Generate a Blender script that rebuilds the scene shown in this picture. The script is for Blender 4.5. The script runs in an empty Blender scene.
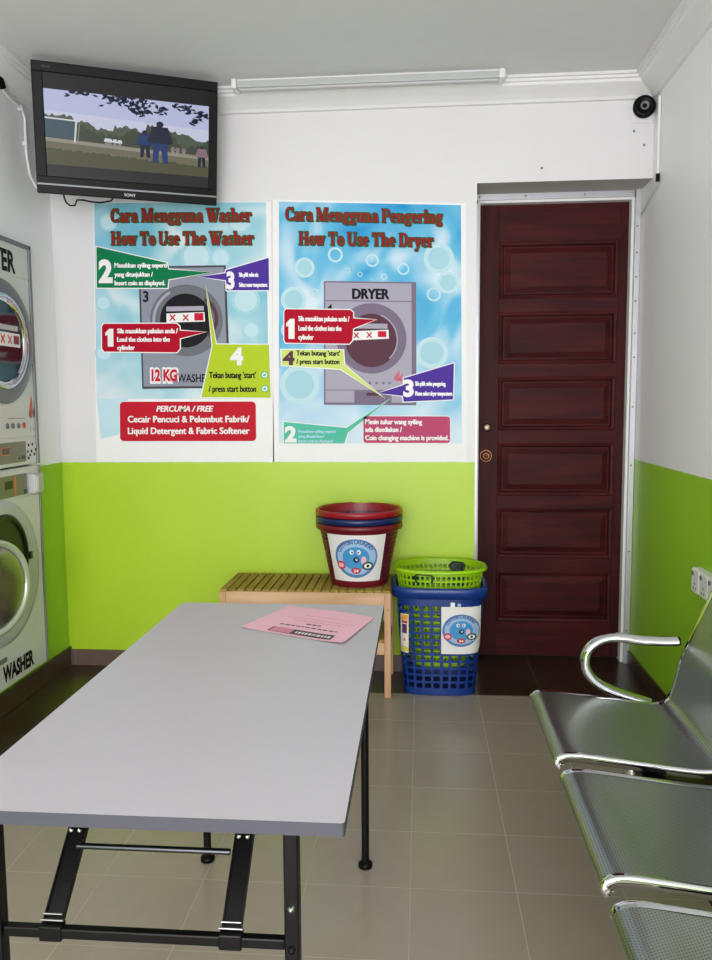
import bpy, bmesh, math, random
from mathutils import Vector, Matrix
random.seed(7)
PI = math.pi
COL = bpy.context.scene.collection

# ------------------------------------------------------------------ materials
def lin(h):
    h = h.lstrip('#'); c = [int(h[i:i+2], 16)/255 for i in (0, 2, 4)]
    return tuple(x/12.92 if x <= .04045 else ((x+.055)/1.055)**2.4 for x in c) + (1,)

def newmat(name):
    m = bpy.data.materials.new(name); m.use_nodes = True
    nt = m.node_tree; return m, nt, nt.nodes['Principled BSDF']

def nd(nt, typ, **kw):
    n = nt.nodes.new(typ)
    for k, v in kw.items():
        if hasattr(n, k): setattr(n, k, v)
        else: n.inputs[k].default_value = v
    return n

def mth(nt, op, a, b=None, clamp=False):
    n = nt.nodes.new('ShaderNodeMath'); n.operation = op; n.use_clamp = clamp
    for i, s in enumerate((a, b)):
        if s is None: continue
        if isinstance(s, (int, float)): n.inputs[i].default_value = s
        else: nt.links.new(s, n.inputs[i])
    return n.outputs[0]

def mixc(nt, fac, a, b):
    n = nt.nodes.new('ShaderNodeMix'); n.data_type = 'RGBA'
    L = nt.links
    if isinstance(fac, (int, float)): n.inputs[0].default_value = fac
    else: L.new(fac, n.inputs[0])
    for i, s in ((6, a), (7, b)):
        if isinstance(s, tuple): n.inputs[i].default_value = s
        else: L.new(s, n.inputs[i])
    return n.outputs[2]

def bump(nt, bs, scale=200, strength=.1, dist=.002, detail=4):
    t = nd(nt, 'ShaderNodeTexCoord'); n = nd(nt, 'ShaderNodeTexNoise', Scale=scale, Detail=detail)
    nt.links.new(t.outputs['Object'], n.inputs['Vector'])
    b = nd(nt, 'ShaderNodeBump', Strength=strength, Distance=dist)
    nt.links.new(n.outputs[0], b.inputs['Height']); nt.links.new(b.outputs[0], bs.inputs['Normal'])
    return t, n

def plain(name, hx, rough=.5, metal=0., spec=.5, bmp=0, bs_=200, var=0.):
    m, nt, bs = newmat(name)
    bs.inputs['Base Color'].default_value = lin(hx); bs.inputs['Roughness'].default_value = rough
    bs.inputs['Metallic'].default_value = metal; bs.inputs['Specular IOR Level'].default_value = spec
    if bmp: bump(nt, bs, bs_, bmp)
    t = nd(nt, 'ShaderNodeTexCoord'); n = nd(nt, 'ShaderNodeTexNoise', Scale=9, Detail=3)
    nt.links.new(t.outputs['Object'], n.inputs['Vector'])
    c = lin(hx); v = var or .03
    nt.links.new(mixc(nt, n.outputs[0], tuple(x*(1-v) for x in c[:3])+(1,), tuple(min(1, x*(1+v)) for x in c[:3])+(1,)), bs.inputs['Base Color'])
    return m

def emit(name, hx, s=1.):
    m, nt, bs = newmat(name)
    bs.inputs['Base Color'].default_value = (0, 0, 0, 1); bs.inputs['Roughness'].default_value = .35; bs.inputs['Specular IOR Level'].default_value = .15
    bs.inputs['Emission Color'].default_value = lin(hx); bs.inputs['Emission Strength'].default_value = s
    return m

ZG = 1.081
def paint_wall(name, white, green, bs_):
    m, nt, bs = newmat(name)
    t, n = bump(nt, bs, 60, bs_, .002, 5)
    s = nd(nt, 'ShaderNodeSeparateXYZ'); nt.links.new(t.outputs['Object'], s.inputs[0])
    n2 = nd(nt, 'ShaderNodeTexNoise', Scale=25, Detail=2); nt.links.new(t.outputs['Object'], n2.inputs['Vector'])
    z = mth(nt, 'ADD', s.outputs[2], mth(nt, 'MULTIPLY', mth(nt, 'SUBTRACT', n2.outputs[0], .5), .006))
    f = mth(nt, 'GREATER_THAN', z, ZG)
    n3 = nd(nt, 'ShaderNodeTexNoise', Scale=2.5, Detail=4); nt.links.new(t.outputs['Object'], n3.inputs['Vector'])
    g = lin(green); w = lin(white)
    gc = mixc(nt, n3.outputs[0], tuple(x*.94 for x in g[:3])+(1,), tuple(min(1, x*1.06) for x in g[:3])+(1,))
    wc = mixc(nt, n3.outputs[0], tuple(x*.97 for x in w[:3])+(1,), tuple(min(1, x*1.03) for x in w[:3])+(1,))
    nt.links.new(mixc(nt, f, gc, wc), bs.inputs['Base Color'])
    bs.inputs['Roughness'].default_value = .42
    return m

TX0, TY0, TS = .2728, .0425, .3
def tile(name, c1, c2, grout, rough=.22, axes=(0, 1), w=.0028, y0=TY0):
    m, nt, bs = newmat(name)
    t = nd(nt, 'ShaderNodeTexCoord'); s = nd(nt, 'ShaderNodeSeparateXYZ'); nt.links.new(t.outputs['Object'], s.inputs[0])
    ds = []; ids = []
    for a, o in ((0, TX0), (1, y0)):
        if a not in axes: continue
        u = mth(nt, 'DIVIDE', mth(nt, 'SUBTRACT', s.outputs[a], o-30), TS)
        fr = mth(nt, 'FRACT', u); ids.append(mth(nt, 'FLOOR', u))
        ds.append(mth(nt, 'MINIMUM', fr, mth(nt, 'SUBTRACT', 1., fr)))
    d = ds[0] if len(ds) == 1 else mth(nt, 'MINIMUM', ds[0], ds[1])
    g = mth(nt, 'LESS_THAN', d, w/2/TS)
    cmb = nd(nt, 'ShaderNodeCombineXYZ')
    for i, x in enumerate(ids): nt.links.new(x, cmb.inputs[i])
    wn = nd(nt, 'ShaderNodeTexWhiteNoise'); nt.links.new(cmb.outputs[0], wn.inputs['Vector'])
    n = nd(nt, 'ShaderNodeTexNoise', Scale=14, Detail=6); nt.links.new(t.outputs['Object'], n.inputs['Vector'])
    f = mth(nt, 'ADD', mth(nt, 'MULTIPLY', n.outputs[0], .6), mth(nt, 'MULTIPLY', wn.outputs[0], .4))
    nt.links.new(mixc(nt, g, mixc(nt, f, lin(c1), lin(c2)), lin(grout)), bs.inputs['Base Color'])
    nt.links.new(mth(nt, 'ADD', mth(nt, 'MULTIPLY', g, .4), rough), bs.inputs['Roughness'])
    b = nd(nt, 'ShaderNodeBump', Strength=.5, Distance=.001); b.invert = True
    nt.links.new(g, b.inputs['Height']); nt.links.new(b.outputs[0], bs.inputs['Normal'])
    return m

def wood(name, c1, c2, rough=.35, axis='X', scale=3., stretch=14, wave=.5):
    m, nt, bs = newmat(name)
    t = nd(nt, 'ShaderNodeTexCoord'); mp = nd(nt, 'ShaderNodeMapping')
    sc = [stretch]*3; sc['XYZ'.index(axis)] = 1.
    mp.inputs['Scale'].default_value = sc
    nt.links.new(t.outputs['Object'], mp.inputs['Vector'])
    n = nd(nt, 'ShaderNodeTexNoise', Scale=scale, Detail=7, Distortion=wave)
    nt.links.new(mp.outputs[0], n.inputs['Vector'])
    r = nd(nt, 'ShaderNodeValToRGB'); r.color_ramp.elements[0].position = .32; r.color_ramp.elements[1].position = .68
    r.color_ramp.elements[0].color = lin(c1); r.color_ramp.elements[1].color = lin(c2)
    nt.links.new(n.outputs[0], r.inputs[0]); nt.links.new(r.outputs[0], bs.inputs['Base Color'])
    bs.inputs['Roughness'].default_value = rough; bs.inputs['Specular IOR Level'].default_value = .12
    b = nd(nt, 'ShaderNodeBump', Strength=.08, Distance=.001); nt.links.new(n.outputs[0], b.inputs['Height']); nt.links.new(b.outputs[0], bs.inputs['Normal'])
    return m

def perforated(name, hx):
    m, nt, bs = newmat(name)
    t = nd(nt, 'ShaderNodeTexCoord'); s = nd(nt, 'ShaderNodeSeparateXYZ'); nt.links.new(t.outputs['UV'], s.inputs[0])
    p = .0075
    ux = mth(nt, 'DIVIDE', s.outputs[0], p); vy = mth(nt, 'DIVIDE', s.outputs[1], p*.87)
    row = mth(nt, 'FLOOR', vy); off = mth(nt, 'MULTIPLY', mth(nt, 'FRACT', mth(nt, 'MULTIPLY', row, .5)), 1.)
    a = mth(nt, 'SUBTRACT', mth(nt, 'FRACT', mth(nt, 'ADD', ux, off)), .5)
    b = mth(nt, 'SUBTRACT', mth(nt, 'FRACT', vy), .5)
    d = mth(nt, 'SQRT', mth(nt, 'ADD', mth(nt, 'MULTIPLY', a, a), mth(nt, 'MULTIPLY', b, b)))
    hole = mth(nt, 'LESS_THAN', d, .21)
    nt.links.new(mixc(nt, hole, lin(hx), lin('#3c403a')), bs.inputs['Base Color'])
    nt.links.new(mth(nt, 'SUBTRACT', 1., hole), bs.inputs['Metallic'])
    bs.inputs['Roughness'].default_value = .33
    return m

def sky_print(name, base, deep, light, seed=0.):
    m, nt, bs = newmat(name)
    t = nd(nt, 'ShaderNodeTexCoord'); mp = nd(nt, 'ShaderNodeMapping'); mp.inputs['Location'].default_value = (seed, 0, seed)
    nt.links.new(t.outputs['Object'], mp.inputs['Vector'])
    n = nd(nt, 'ShaderNodeTexNoise', Scale=3.2, Detail=2, Distortion=.6); nt.links.new(mp.outputs[0], n.inputs['Vector'])
    s = nd(nt, 'ShaderNodeSeparateXYZ'); nt.links.new(t.outputs['Object'], s.inputs[0])
    # printed gradient: bluer in the upper half, fading to white at the foot of the sheet
    h = mth(nt, 'MULTIPLY', mth(nt, 'ADD', s.outputs[2], .62), 1.15, True)
    f = mth(nt, 'MULTIPLY', h, mth(nt, 'MULTIPLY', mth(nt, 'SUBTRACT', n.outputs[0], .30), 2.6, True), True)
    r = nd(nt, 'ShaderNodeValToRGB'); e = r.color_ramp.elements
    e[0].position = 0; e[0].color = lin(light); e[1].position = .9; e[1].color = lin(deep)
    k = e.new(.4); k.color = lin(base)
    nt.links.new(f, r.inputs[0]); nt.links.new(r.outputs[0], bs.inputs['Base Color'])
    bs.inputs['Roughness'].default_value = .6; bs.inputs['Specular IOR Level'].default_value = .12
    return m

def glassy(name, hx, rough=.06, alpha=.35):
    m, nt, bs = newmat(name)
    bs.inputs['Base Color'].default_value = lin(hx); bs.inputs['Roughness'].default_value = rough
    bs.inputs['Transmission Weight'].default_value = alpha
    bs.inputs['IOR'].default_value = 1.45
    return m

# ------------------------------------------------------------------ mesh builder
class MB:
    def __init__(s): s.v = []; s.f = []; s.m = []; s.sm = []; s.mats = []; s.uv = {}
    def mi(s, m):
        if m not in s.mats: s.mats.append(m)
        return s.mats.index(m)
    def add(s, vs, fs, m, smooth=False, M=None):
        o = len(s.v); k = s.mi(m)
        for p in vs:
            p = Vector(p)
            s.v.append(M @ p if M else p)
        for f in fs: s.f.append([i+o for i in f]); s.m.append(k); s.sm.append(smooth)
        return s
    def bm(s, b, m, smooth=False, M=None):
        b.verts.index_update()
        s.add([v.co.copy() for v in b.verts], [[v.index for v in f.verts] for f in b.faces], m, smooth, M); b.free(); return s
    def box(s, x0, x1, y0, y1, z0, z1, m, bev=0., seg=2, M=None):
        b = bmesh.new(); bmesh.ops.create_cube(b, size=1)
        for v in b.verts:
            v.co = Vector(((x0+x1)/2+v.co.x*(x1-x0), (y0+y1)/2+v.co.y*(y1-y0), (z0+z1)/2+v.co.z*(z1-z0)))
        if bev: bmesh.ops.bevel(b, geom=b.edges[:], offset=bev, segments=seg, profile=.5, affect='EDGES')
        return s.bm(b, m, False, M)
    def bar(s, p, q, w, t, m, up=(0, 0, 1), bev=0.):
        p = Vector(p); q = Vector(q); d = (q-p); L = d.length; d.normalize()
        u = Vector(up); a = d.cross(u).normalized(); u2 = a.cross(d).normalized()
        M = Matrix((( a.x, d.x, u2.x, p.x), (a.y, d.y, u2.y, p.y), (a.z, d.z, u2.z, p.z), (0, 0, 0, 1)))
        return s.box(-w/2, w/2, 0, L, -t/2, t/2, m, bev, 2, M)
    def tube(s, pts, r, m, n=12, cap=True, flat=1.):
        pts = [Vector(p) for p in pts]; N = len(pts); vs = []; fs = []
        rr = r if isinstance(r, (list, tuple)) else [r]*N
        T = [(pts[min(i+1, N-1)]-pts[max(i-1, 0)]).normalized() for i in range(N)]
        a = T[0].orthogonal().normalized()
        for i in range(N):
            a = (a - T[i]*a.dot(T[i])).normalized(); b = T[i].cross(a)
            for k in range(n):
                t = 2*PI*k/n; vs.append(pts[i]+(a*math.cos(t)+b*math.sin(t)*flat)*rr[i])
        for i in range(N-1):
            for k in range(n): fs.append((i*n+k, i*n+(k+1) % n, (i+1)*n+(k+1) % n, (i+1)*n+k))
        s.add(vs, fs, m, True)
        if cap:
            s.add(vs[:n], [tuple(range(n))[::-1]], m); s.add(vs[-n:], [tuple(range(n))], m)
        return s
    def cyl(s, p, q, r, m, n=24): return s.tube([p, q], r, m, n)
    def lathe(s, prof, m, n=32, M=None, smooth=True, a0=0., a1=2*PI):
        full = abs(a1-a0-2*PI) < 1e-6; k = n if full else n+1
        vs = []; fs = []
        for r, z in prof:
            for i in range(k):
                t = a0+(a1-a0)*i/n; vs.append((r*math.cos(t), r*math.sin(t), z))
        for j in range(len(prof)-1):
            for i in range(n):
                i2 = (i+1) % k; fs.append((j*k+i, j*k+i2, (j+1)*k+i2, (j+1)*k+i))
        return s.add(vs, fs, m, smooth, M)
    def poly(s, pts, m, M=None): return s.add(pts, [tuple(range(len(pts)))], m, False, M)
    def prism(s, prof, d0, d1, m, fn, smooth=False):
        """extrude closed 2-D outline prof between depths, fn(u,v,d)->point"""
        n = len(prof); vs = [fn(u, v, d0) for u, v in prof]+[fn(u, v, d1) for u, v in prof]
        fs = [(i, (i+1) % n, n+(i+1) % n, n+i) for i in range(n)]
        s.add(vs, fs, m, smooth); s.add(vs[:n], [tuple(range(n))[::-1]], m); s.add(vs[n:], [tuple(range(n))], m); return s
    def build(s, name, parent=None, loc=None, M=None, recalc=True):
        me = bpy.data.meshes.new(name)
        o = bpy.data.objects.new(name, me); COL.objects.link(o)
        L = Vector(loc) if loc is not None else None
        vs = [(v-L) if L is not None else v for v in s.v]
        me.from_pydata([tuple(v) for v in vs], [], s.f)
        for m in s.mats: me.materials.append(m)
        for p, k, sm in zip(me.polygons, s.m, s.sm): p.material_index = k; p.use_smooth = sm
        if recalc:
            b = bmesh.new(); b.from_mesh(me); bmesh.ops.recalc_face_normals(b, faces=b.faces[:]); b.to_mesh(me); b.free()
        if parent is not None: o.parent = parent
        if L is not None: o.location = L
        if M is not None: o.matrix_local = M
        me.update(); return o

def tag(o, label, cat, group=None):
    o['label'] = label; o['category'] = cat
    if group: o['group'] = group
    return o
def empty(name, loc, label=None, cat=None, group=None, kind=None):
    o = bpy.data.objects.new(name, None); o.empty_display_size = .1; COL.objects.link(o); o.location = loc
    if label: tag(o, label, cat, group)
    if kind: o['kind'] = kind
    return o
def part(mb, name, parent, label=None):
    """mesh given in world coordinates, parented to an unrotated empty or part"""
    w = Vector((0, 0, 0)); p = parent
    while p is not None: w += p.location; p = p.parent
    o = mb.build(name, None, None); o.data.transform(Matrix.Translation(-w)); o.parent = parent
    if label: o['label'] = label
    return o
def struct(mb, name):
    o = mb.build(name); o['kind'] = 'structure'; return o

# ------------------------------------------------------------------ lettering
_tc = {}
def glyphs(body, bold=0., slant=0.):
    k = (body, bold, slant)
    if k in _tc: return _tc[k]
    c = bpy.data.curves.new('lettering', 'FONT'); c.body = body; c.offset = bold; c.shear = slant; c.resolution_u = 3
    o = bpy.data.objects.new('lettering', c); COL.objects.link(o)
    bpy.context.view_layer.update()
    me = bpy.data.meshes.new_from_object(o.evaluated_get(bpy.context.evaluated_depsgraph_get()))
    vs = [(v.co.x, v.co.y) for v in me.vertices]; fs = [tuple(p.vertices) for p in me.polygons]
    bpy.data.objects.remove(o); bpy.data.meshes.remove(me); bpy.data.curves.remove(c)
    x0 = min(v[0] for v in vs); x1 = max(v[0] for v in vs)
    _tc[k] = ([(x-x0, y) for x, y in vs], fs, x1-x0); return _tc[k]
def text(mb, body, m, fn, x0, base, x1, cap, d, bold=.0, slant=0., dy=0.):
    """letters between x0 and x1, baseline at base, capital height cap; fn(u,v,d)->point"""
    vs, fs, w = glyphs(body, bold, slant)
    sx = (x1-x0)/w; sy = cap/.70
    mb.add([fn(x0+x*sx, base+y*sy, d) for x, y in vs], fs, m)

def serif(body):
    """heavy condensed serif capitals and lower case as polygons (capital height 1)"""
    T, S, H = .165, .055, .08; P = []; X = [0.]
    def rc(x0, x1, y0, y1): P.append([(X[0]+x0, y0), (X[0]+x1, y0), (X[0]+x1, y1), (X[0]+x0, y1)])
    def st(x, y0, y1, t=T, lo=1, hi=1):
        rc(x, x+t, y0, y1)
        if lo: rc(x-S, x+t+S, y0, y0+S)
        if hi: rc(x-S, x+(t+S if hi > 1 else t), y1-S, y1)
    def ar(cx, cy, rx, ry, a0=0, a1=360, t=T, h=H):
        n = max(4, int(abs(a1-a0)/24))
        for i in range(n):
            q = [math.radians(a0+(a1-a0)*(i+k)/n) for k in (0, 1)]
            P.append([(X[0]+cx+rx*math.cos(q[0]), cy+ry*math.sin(q[0])), (X[0]+cx+rx*math.cos(q[1]), cy+ry*math.sin(q[1])),
                      (X[0]+cx+(rx-t)*math.cos(q[1]), cy+(ry-h)*math.sin(q[1])), (X[0]+cx+(rx-t)*math.cos(q[0]), cy+(ry-h)*math.sin(q[0]))])
    def dg(x0, y0, x1, y1, w): P.append([(X[0]+x0, y0), (X[0]+x0+w, y0), (X[0]+x1+w, y1), (X[0]+x1, y1)])
    for ch in body:
        w = .55
        if ch == ' ': w = .26
        elif ch == 'C': ar(.33, .5, .33, .5, 48, 312); rc(.50, .58, .66, 1.); rc(.50, .56, .02, .2); w = .66
        elif ch == 'M': st(.06, 0, 1, .08); dg(.06, 1, .36, 0, .2); dg(.66, 1, .38, 0, .08); st(.68, 0, 1, T, 1, 2); w = .98
        elif ch == 'W': dg(.04, 1, .24, 0, T); dg(.42, .8, .27, 0, .09); dg(.36, 1, .56, 0, T); dg(.82, 1, .62, 0, .09); rc(-.02, .28, 1-S, 1); rc(.32, .60, 1-S, 1); rc(.72, .98, 1-S, 1); w = .98
        elif ch == 'H': st(.06, 0, 1, T, 1, 2); st(.5, 0, 1, T, 1, 2); rc(.2, .55, .46, .56); w = .80
        elif ch == 'T': st(.23, 0, 1, T, 1, 0); rc(0, .65, 1-H, 1); rc(0, .06, .72, 1); rc(.59, .65, .72, 1); w = .70
        elif ch == 'U': st(.05, .28, 1, T, 0, 2); st(.54, .28, 1, .09, 0, 2); ar(.34, .3, .29, .31, 180, 360); w = .76
        elif ch == 'D': st(.06, 0, 1); rc(.2, .34, 0, H); rc(.2, .34, 1-H, 1); ar(.32, .5, .34, .5, -90, 90); w = .72
        elif ch == 'P': st(.06, 0, 1); rc(.2, .34, 1-H, 1); rc(.2, .34, .42, .5); ar(.32, .71, .29, .29, -90, 90); w = .66
        elif ch == 'a': ar(.23, .48, .21, .20, 10, 165, .15); st(.26, .0, .50, .17, 0, 0); ar(.19, .19, .19, .21, 0, 360, .13, .07); rc(.38, .5, 0, S); w = .51
        elif ch == 'r': st(.05, 0, .68); ar(.34, .46, .14, .22, 60, 180, .12); rc(.32, .43, .46, .66); w = .46
        elif ch == 'e': ar(.23, .34, .23, .35, 0, 320); rc(.1, .45, .33, .41); w = .49
        elif ch == 'o': ar(.25, .34, .25, .35); w = .52
        elif ch in 'nh': st(.05, 0, .68 if ch == 'n' else 1); st(.36, 0, .48, .17, 1, 0); ar(.33, .46, .20, .22, 0, 150, .15); w = .62
        elif ch == 'u': st(.05, .2, .68, T, 0, 1); st(.35, 0, .68, .17, 0, 1); rc(.45, .57, 0, S); ar(.25, .22, .2, .23, 180, 330, .16); w = .59
        elif ch == 'g': ar(.22, .45, .20, .24, 0, 360, .15, .08); ar(.22, -.06, .23, .18, 0, 360, .13, .08); rc(.08, .16, .08, .26); rc(.36, .48, .58, .68); w = .50
        elif ch == 's': ar(.19, .50, .18, .19, 30, 270, .15); ar(.19, .19, .19, .20, -150, 90, .15); rc(.30, .35, .48, .68); rc(.02, .07, 0, .2); w = .41
        elif ch == 'w': dg(.02, .68, .16, 0, .16); dg(.30, .55, .19, 0, .07); dg(.27, .68, .41, 0, .16); dg(.60, .68, .45, 0, .07); rc(-.03, .22, .68-S, .68); rc(.25, .45, .68-S, .68); rc(.53, .74, .68-S, .68); w = .74
        elif ch == 'i': st(.05, 0, .68); ar(.145, .88, .11, .11, 0, 360, .105, .105); w = .30
        elif ch == 'y': dg(.03, .68, .20, 0, T); dg(.42, .68, .12, -.30, .09); rc(-.03, .26, .68-S, .68); rc(.32, .54, .68-S, .68); rc(.04, .2, -.32, -.2); w = .52
        X[0] += w
    return P, X[0]

# ------------------------------------------------------------------ palette
M_back = paint_wall('back_wall_paint', '#dcdcdd', '#adcf26', .1); M_side = paint_wall('side_wall_paint', '#f2f2f4', '#98c92a', .2)
M_ceil = plain('ceiling_paint', '#d9d9d9', .7, bmp=.15, bs_=30)
M_cornice = plain('cornice_plaster', '#e2e2e2', .55)
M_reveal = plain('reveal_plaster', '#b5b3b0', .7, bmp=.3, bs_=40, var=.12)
M_tile = tile('beige_floor_tile', '#968b7d', '#a3988a', '#aca295')
M_dark = tile('dark_border_tile', '#2c1d14', '#3d2a1e', '#73665a', rough=.28, y0=.0665)
M_skx = tile('skirting_tile_x_lit', '#5a4a42', '#6b5a52', '#8a7c74', rough=.3, axes=(0,))  # back skirting: dark brown tile with the light on it painted in as paler grey
M_sky = tile('skirting_tile_y', '#3a2b20', '#48372a', '#66584a', rough=.3, axes=(1,), y0=.0665)
M_white = plain('white_plastic', '#e4e4e2', .35)
M_black = plain('black_plastic', '#08080a', .4, spec=.13)
M_blk2 = plain('black_painted_steel', '#08080a', .4, spec=.2)
M_chrome = plain('polished_chrome', '#d8dadc', .08, 1.)
M_steel = plain('brushed_steel', '#9a9c9c', .3, 1.)
M_galv = plain('aluminium_frame', '#c3c5c9', .38, .6)
M_perf = perforated('perforated_steel', '#a9ada9')
M_door = wood('dark_red_timber', '#300e10', '#4a191a', .5, 'X', 2.2, 9)
M_door_v = wood('dark_red_timber_upright', '#2e0e10', '#43171a', .5, 'Z', 2.2, 9)
M_brass = plain('aged_brass', '#b07a5a', .3, .9)
M_brassd = plain('dark_bronze', '#2a1813', .35, .7)
M_lam = plain('grey_laminate', '#b3b1b6', .38, var=.02)
M_lamedge = plain('grey_edge_band', '#3d3d48', .5)
M_pine = wood('pale_pine', '#c7a07c', '#dcb998', .5, 'X', 3, 12)
M_pine_v = wood('pale_pine_upright', '#bf9472', '#d5ae8c', .5, 'Z', 3, 12)
M_slat = wood('oiled_slat_wood', '#8d7433', '#a98e46', .5, 'Y', 4, 12)
M_pink = plain('pink_paper', '#e8b4c2', .6, var=.05)
M_pink2 = plain('deep_pink_print', '#cf8198', .6)
M_ink = plain('dark_ink', '#3a3038', .6)
M_inkp = plain('paper_white_ink', '#e8dce4', .6)
M_paper = plain('white_paper', '#e9e6e6', .5)
M_red = plain('red_basket_plastic', '#920d20', .32)
M_crim = plain('crimson_basket_plastic', '#6a0a1e', .32)
M_navy = plain('navy_basket_plastic', '#0e2258', .32)
M_blue = plain('blue_basket_plastic', '#07327f', .35)
M_lime = plain('lime_basket_plastic', '#98c810', .38)
M_mach = plain('white_machine_enamel', '#cfd1cb', .3)
M_machg = plain('grey_machine_trim', '#74777a', .4, .3)
M_machl = plain('light_grey_moulding', '#b4b8b6', .35)
M_drum = plain('dark_drum', '#1a1d20', .3, .5)
M_panel = plain('control_panel_green_reflection', '#74745a', .35)  # green reflection on the control panels is put into their base colour
M_lcd = plain('black_display', '#170d0a', .2)
M_orange = plain('orange_line_print', '#d2713a', .5)
M_glass = glassy('porthole_glass', '#26323a', .03, .25)
M_bowl = glassy('clear_bowl_glass', '#262b2e', .25, .3)

# ------------------------------------------------------------------ room
XL, XR, D, Y0, ZC = -1.862, 1.097, 3.98, -2.1, 2.88
RX, RZ, RY = .271, 2.43, 4.30       # doorway recess: left edge, head, depth
b = MB()
b.box(-1.527, .8728, Y0, 3.665, -.1, 0, M_tile)
struct(b, 'floor')
b = MB()
b.box(XL-.02, -1.527, Y0, 3.665, -.1, 0, M_dark); b.box(.8728, XR+.02, Y0, 3.665, -.1, 0, M_dark)
b.box(XL-.02, XR+.02, 3.665, 4.4, -.1, 0, M_dark)
o = struct(b, 'floor_border')
b = MB(); b.box(XL-.2, XR+.2, Y0-.2, D+.3, ZC, ZC+.1, M_ceil); struct(b, 'ceiling')
b = MB()
b.box(XL-.2, RX, D, D+.12, 0, ZC, M_back); b.box(RX, XR+.001, D, D+.12, RZ, ZC, M_back)
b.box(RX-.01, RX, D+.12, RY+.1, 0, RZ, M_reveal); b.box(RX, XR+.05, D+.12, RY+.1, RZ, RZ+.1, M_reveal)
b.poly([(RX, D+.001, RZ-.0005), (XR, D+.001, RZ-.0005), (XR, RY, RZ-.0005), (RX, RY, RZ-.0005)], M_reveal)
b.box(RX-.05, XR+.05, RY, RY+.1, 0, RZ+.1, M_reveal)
struct(b, 'wall_back')
b = MB(); b.box(XR, XR+.12, Y0, RY+.1, 0, ZC, M_side); struct(b, 'wall_right')
# left wall with the opening the machines are built into
MY0, MY1, MZ0, MZ1 = 2.928, 3.632, .135, 2.112
b = MB()
b.box(XL-.12, XL, MY1, D+.1, 0, ZC, M_side); b.box(XL-.12, XL, Y0, MY0, 0, ZC, M_side)
b.box(XL-.12, XL, MY0, MY1, MZ1, ZC, M_side); b.box(XL-.70, XL, MY0, MY1, 0, MZ0, M_side)
struct(b, 'wall_left')
# shopfront wall behind the viewer, with a wide opening to the daylight
b = MB()
b.box(XL-.1, XL+.25, Y0-.12, Y0, 0, ZC, M_side); b.box(XR-.2, XR+.1, Y0-.12, Y0, 0, ZC, M_side)
b.box(XL+.25, XR-.2, Y0-.12, Y0, 2.55, ZC, M_side)
struct(b, 'wall_front')
# cornice: stepped cove profile (distance out from wall, drop below ceiling)
cp = [(0, 0), (.118, 0), (.118, -.012), (.106, -.014), (.104, -.024), (.094, -.027), (.09, -.038), (.08, -.044), (.05, -.06), (.024, -.078), (.016, -.09), (.0, -.092)]
def cornice(name, fn, a, c):
    b = MB(); b.prism(cp, a, c, M_cornice, fn); return struct(b, name)
cornice('trim_1', lambda u, v, d: (d, D-u, ZC+v), XL, XR)
cornice('trim_2', lambda u, v, d: (XR-u, d, ZC+v), Y0, D)
cornice('trim_3', lambda u, v, d: (XL+u, d, ZC+v), Y0, D)
# tiled skirting
b = MB(); b.box(XL+.012, RX, D-.012, D, 0, .085, M_skx, .002); struct(b, 'baseboard_back')
b = MB(); b.box(XR-.012, XR, Y0, 4.16, 0, .075, M_sky, .002); struct(b, 'baseboard_right')
b = MB(); b.box(XL, XL+.012, MY1, D, 0, .1, M_sky, .002); b.box(XL, XL+.012, MY0, MY1, 0, .1, M_sky, .002); b.box(XL, XL+.012, Y0, MY0, 0, .1, M_sky, .002)
struct(b, 'baseboard_left')

# ------------------------------------------------------------------ door
dr = empty('door_1', (.68, 4.24, 0), kind='structure')
FY = 4.24
LX0, LX1, LZ0, LZ1 = .302, 1.058, .012, 2.386
px0, px1 = .407, 1.012
pz = [(1.911, 2.201), (1.575, 1.844), (1.229, 1.509), (.882, 1.163), (.546, .816), (.199, .474)]
b = MB()
b.box(LX0, px0, FY, FY+.04, LZ0, LZ1, M_door_v, .002); b.box(px1, LX1, FY, FY+.04, LZ0, LZ1, M_door_v, .002)
zs = [LZ1]+[z for p in pz for z in (p[1], p[0])]+[LZ0]
for i in range(0, len(zs), 2): b.box(px0, px1, FY+.0005, FY+.04, zs[i+1], zs[i], M_door)
lf = part(b, 'door_leaf', dr)
for z0, z1 in pz:
    b = MB()
    def ring(q, y): return [(px0+q, y, z0+q), (px1-q, y, z0+q), (px1-q, y, z1-q), (px0+q, y, z1-q)]
    lv = [ring(0, FY), ring(.006, FY-.003), ring(.018, FY+.001), ring(.024, FY+.016), ring(.032, FY+.016), ring(.06, FY+.005)]
    vs = [p for r in lv for p in r]; fs = []
    for i in range(len(lv)-1):
        for k in range(4): fs.append((i*4+k, i*4+(k+1) % 4, (i+1)*4+(k+1) % 4, (i+1)*4+k))
    fs.append((len(vs)-4, len(vs)-3, len(vs)-2, len(vs)-1))
    b.add(vs, fs, M_door)
    part(b, 'door_panel', lf)
RYm = Matrix.Rotation(PI/2, 4, 'X')
def facing(x, y, z): return Matrix.Translation((x, y, z)) @ RYm      # lathe axis (local +z) points to -Y
b = MB(); b.lathe([(0, .012), (.021, .012), (.023, .009), (.023, 0)], M_brassd, 28, facing(.349, FY, 1.245))
b.lathe([(0, .019), (.0155, .019), (.0165, .016), (.0165, .0)], plain('pale_brass', '#dcb9a4', .35, .6), 24, facing(.349, FY, 1.245))
b.box(.348, .350, FY-.0195, FY-.0188, 1.240, 1.250, M_brassd)
part(b, 'deadbolt', lf, 'small round pale brass lock cylinder')
b = MB(); b.lathe([(0, .006), (.027, .006), (.031, .003), (.031, 0)], M_brassd, 32, facing(.346, FY, 1.095))
b.lathe([(.027, .004), (.027, .010), (.031, .010), (.032, .004)], M_brass, 32, facing(.346, FY, 1.095))
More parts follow.
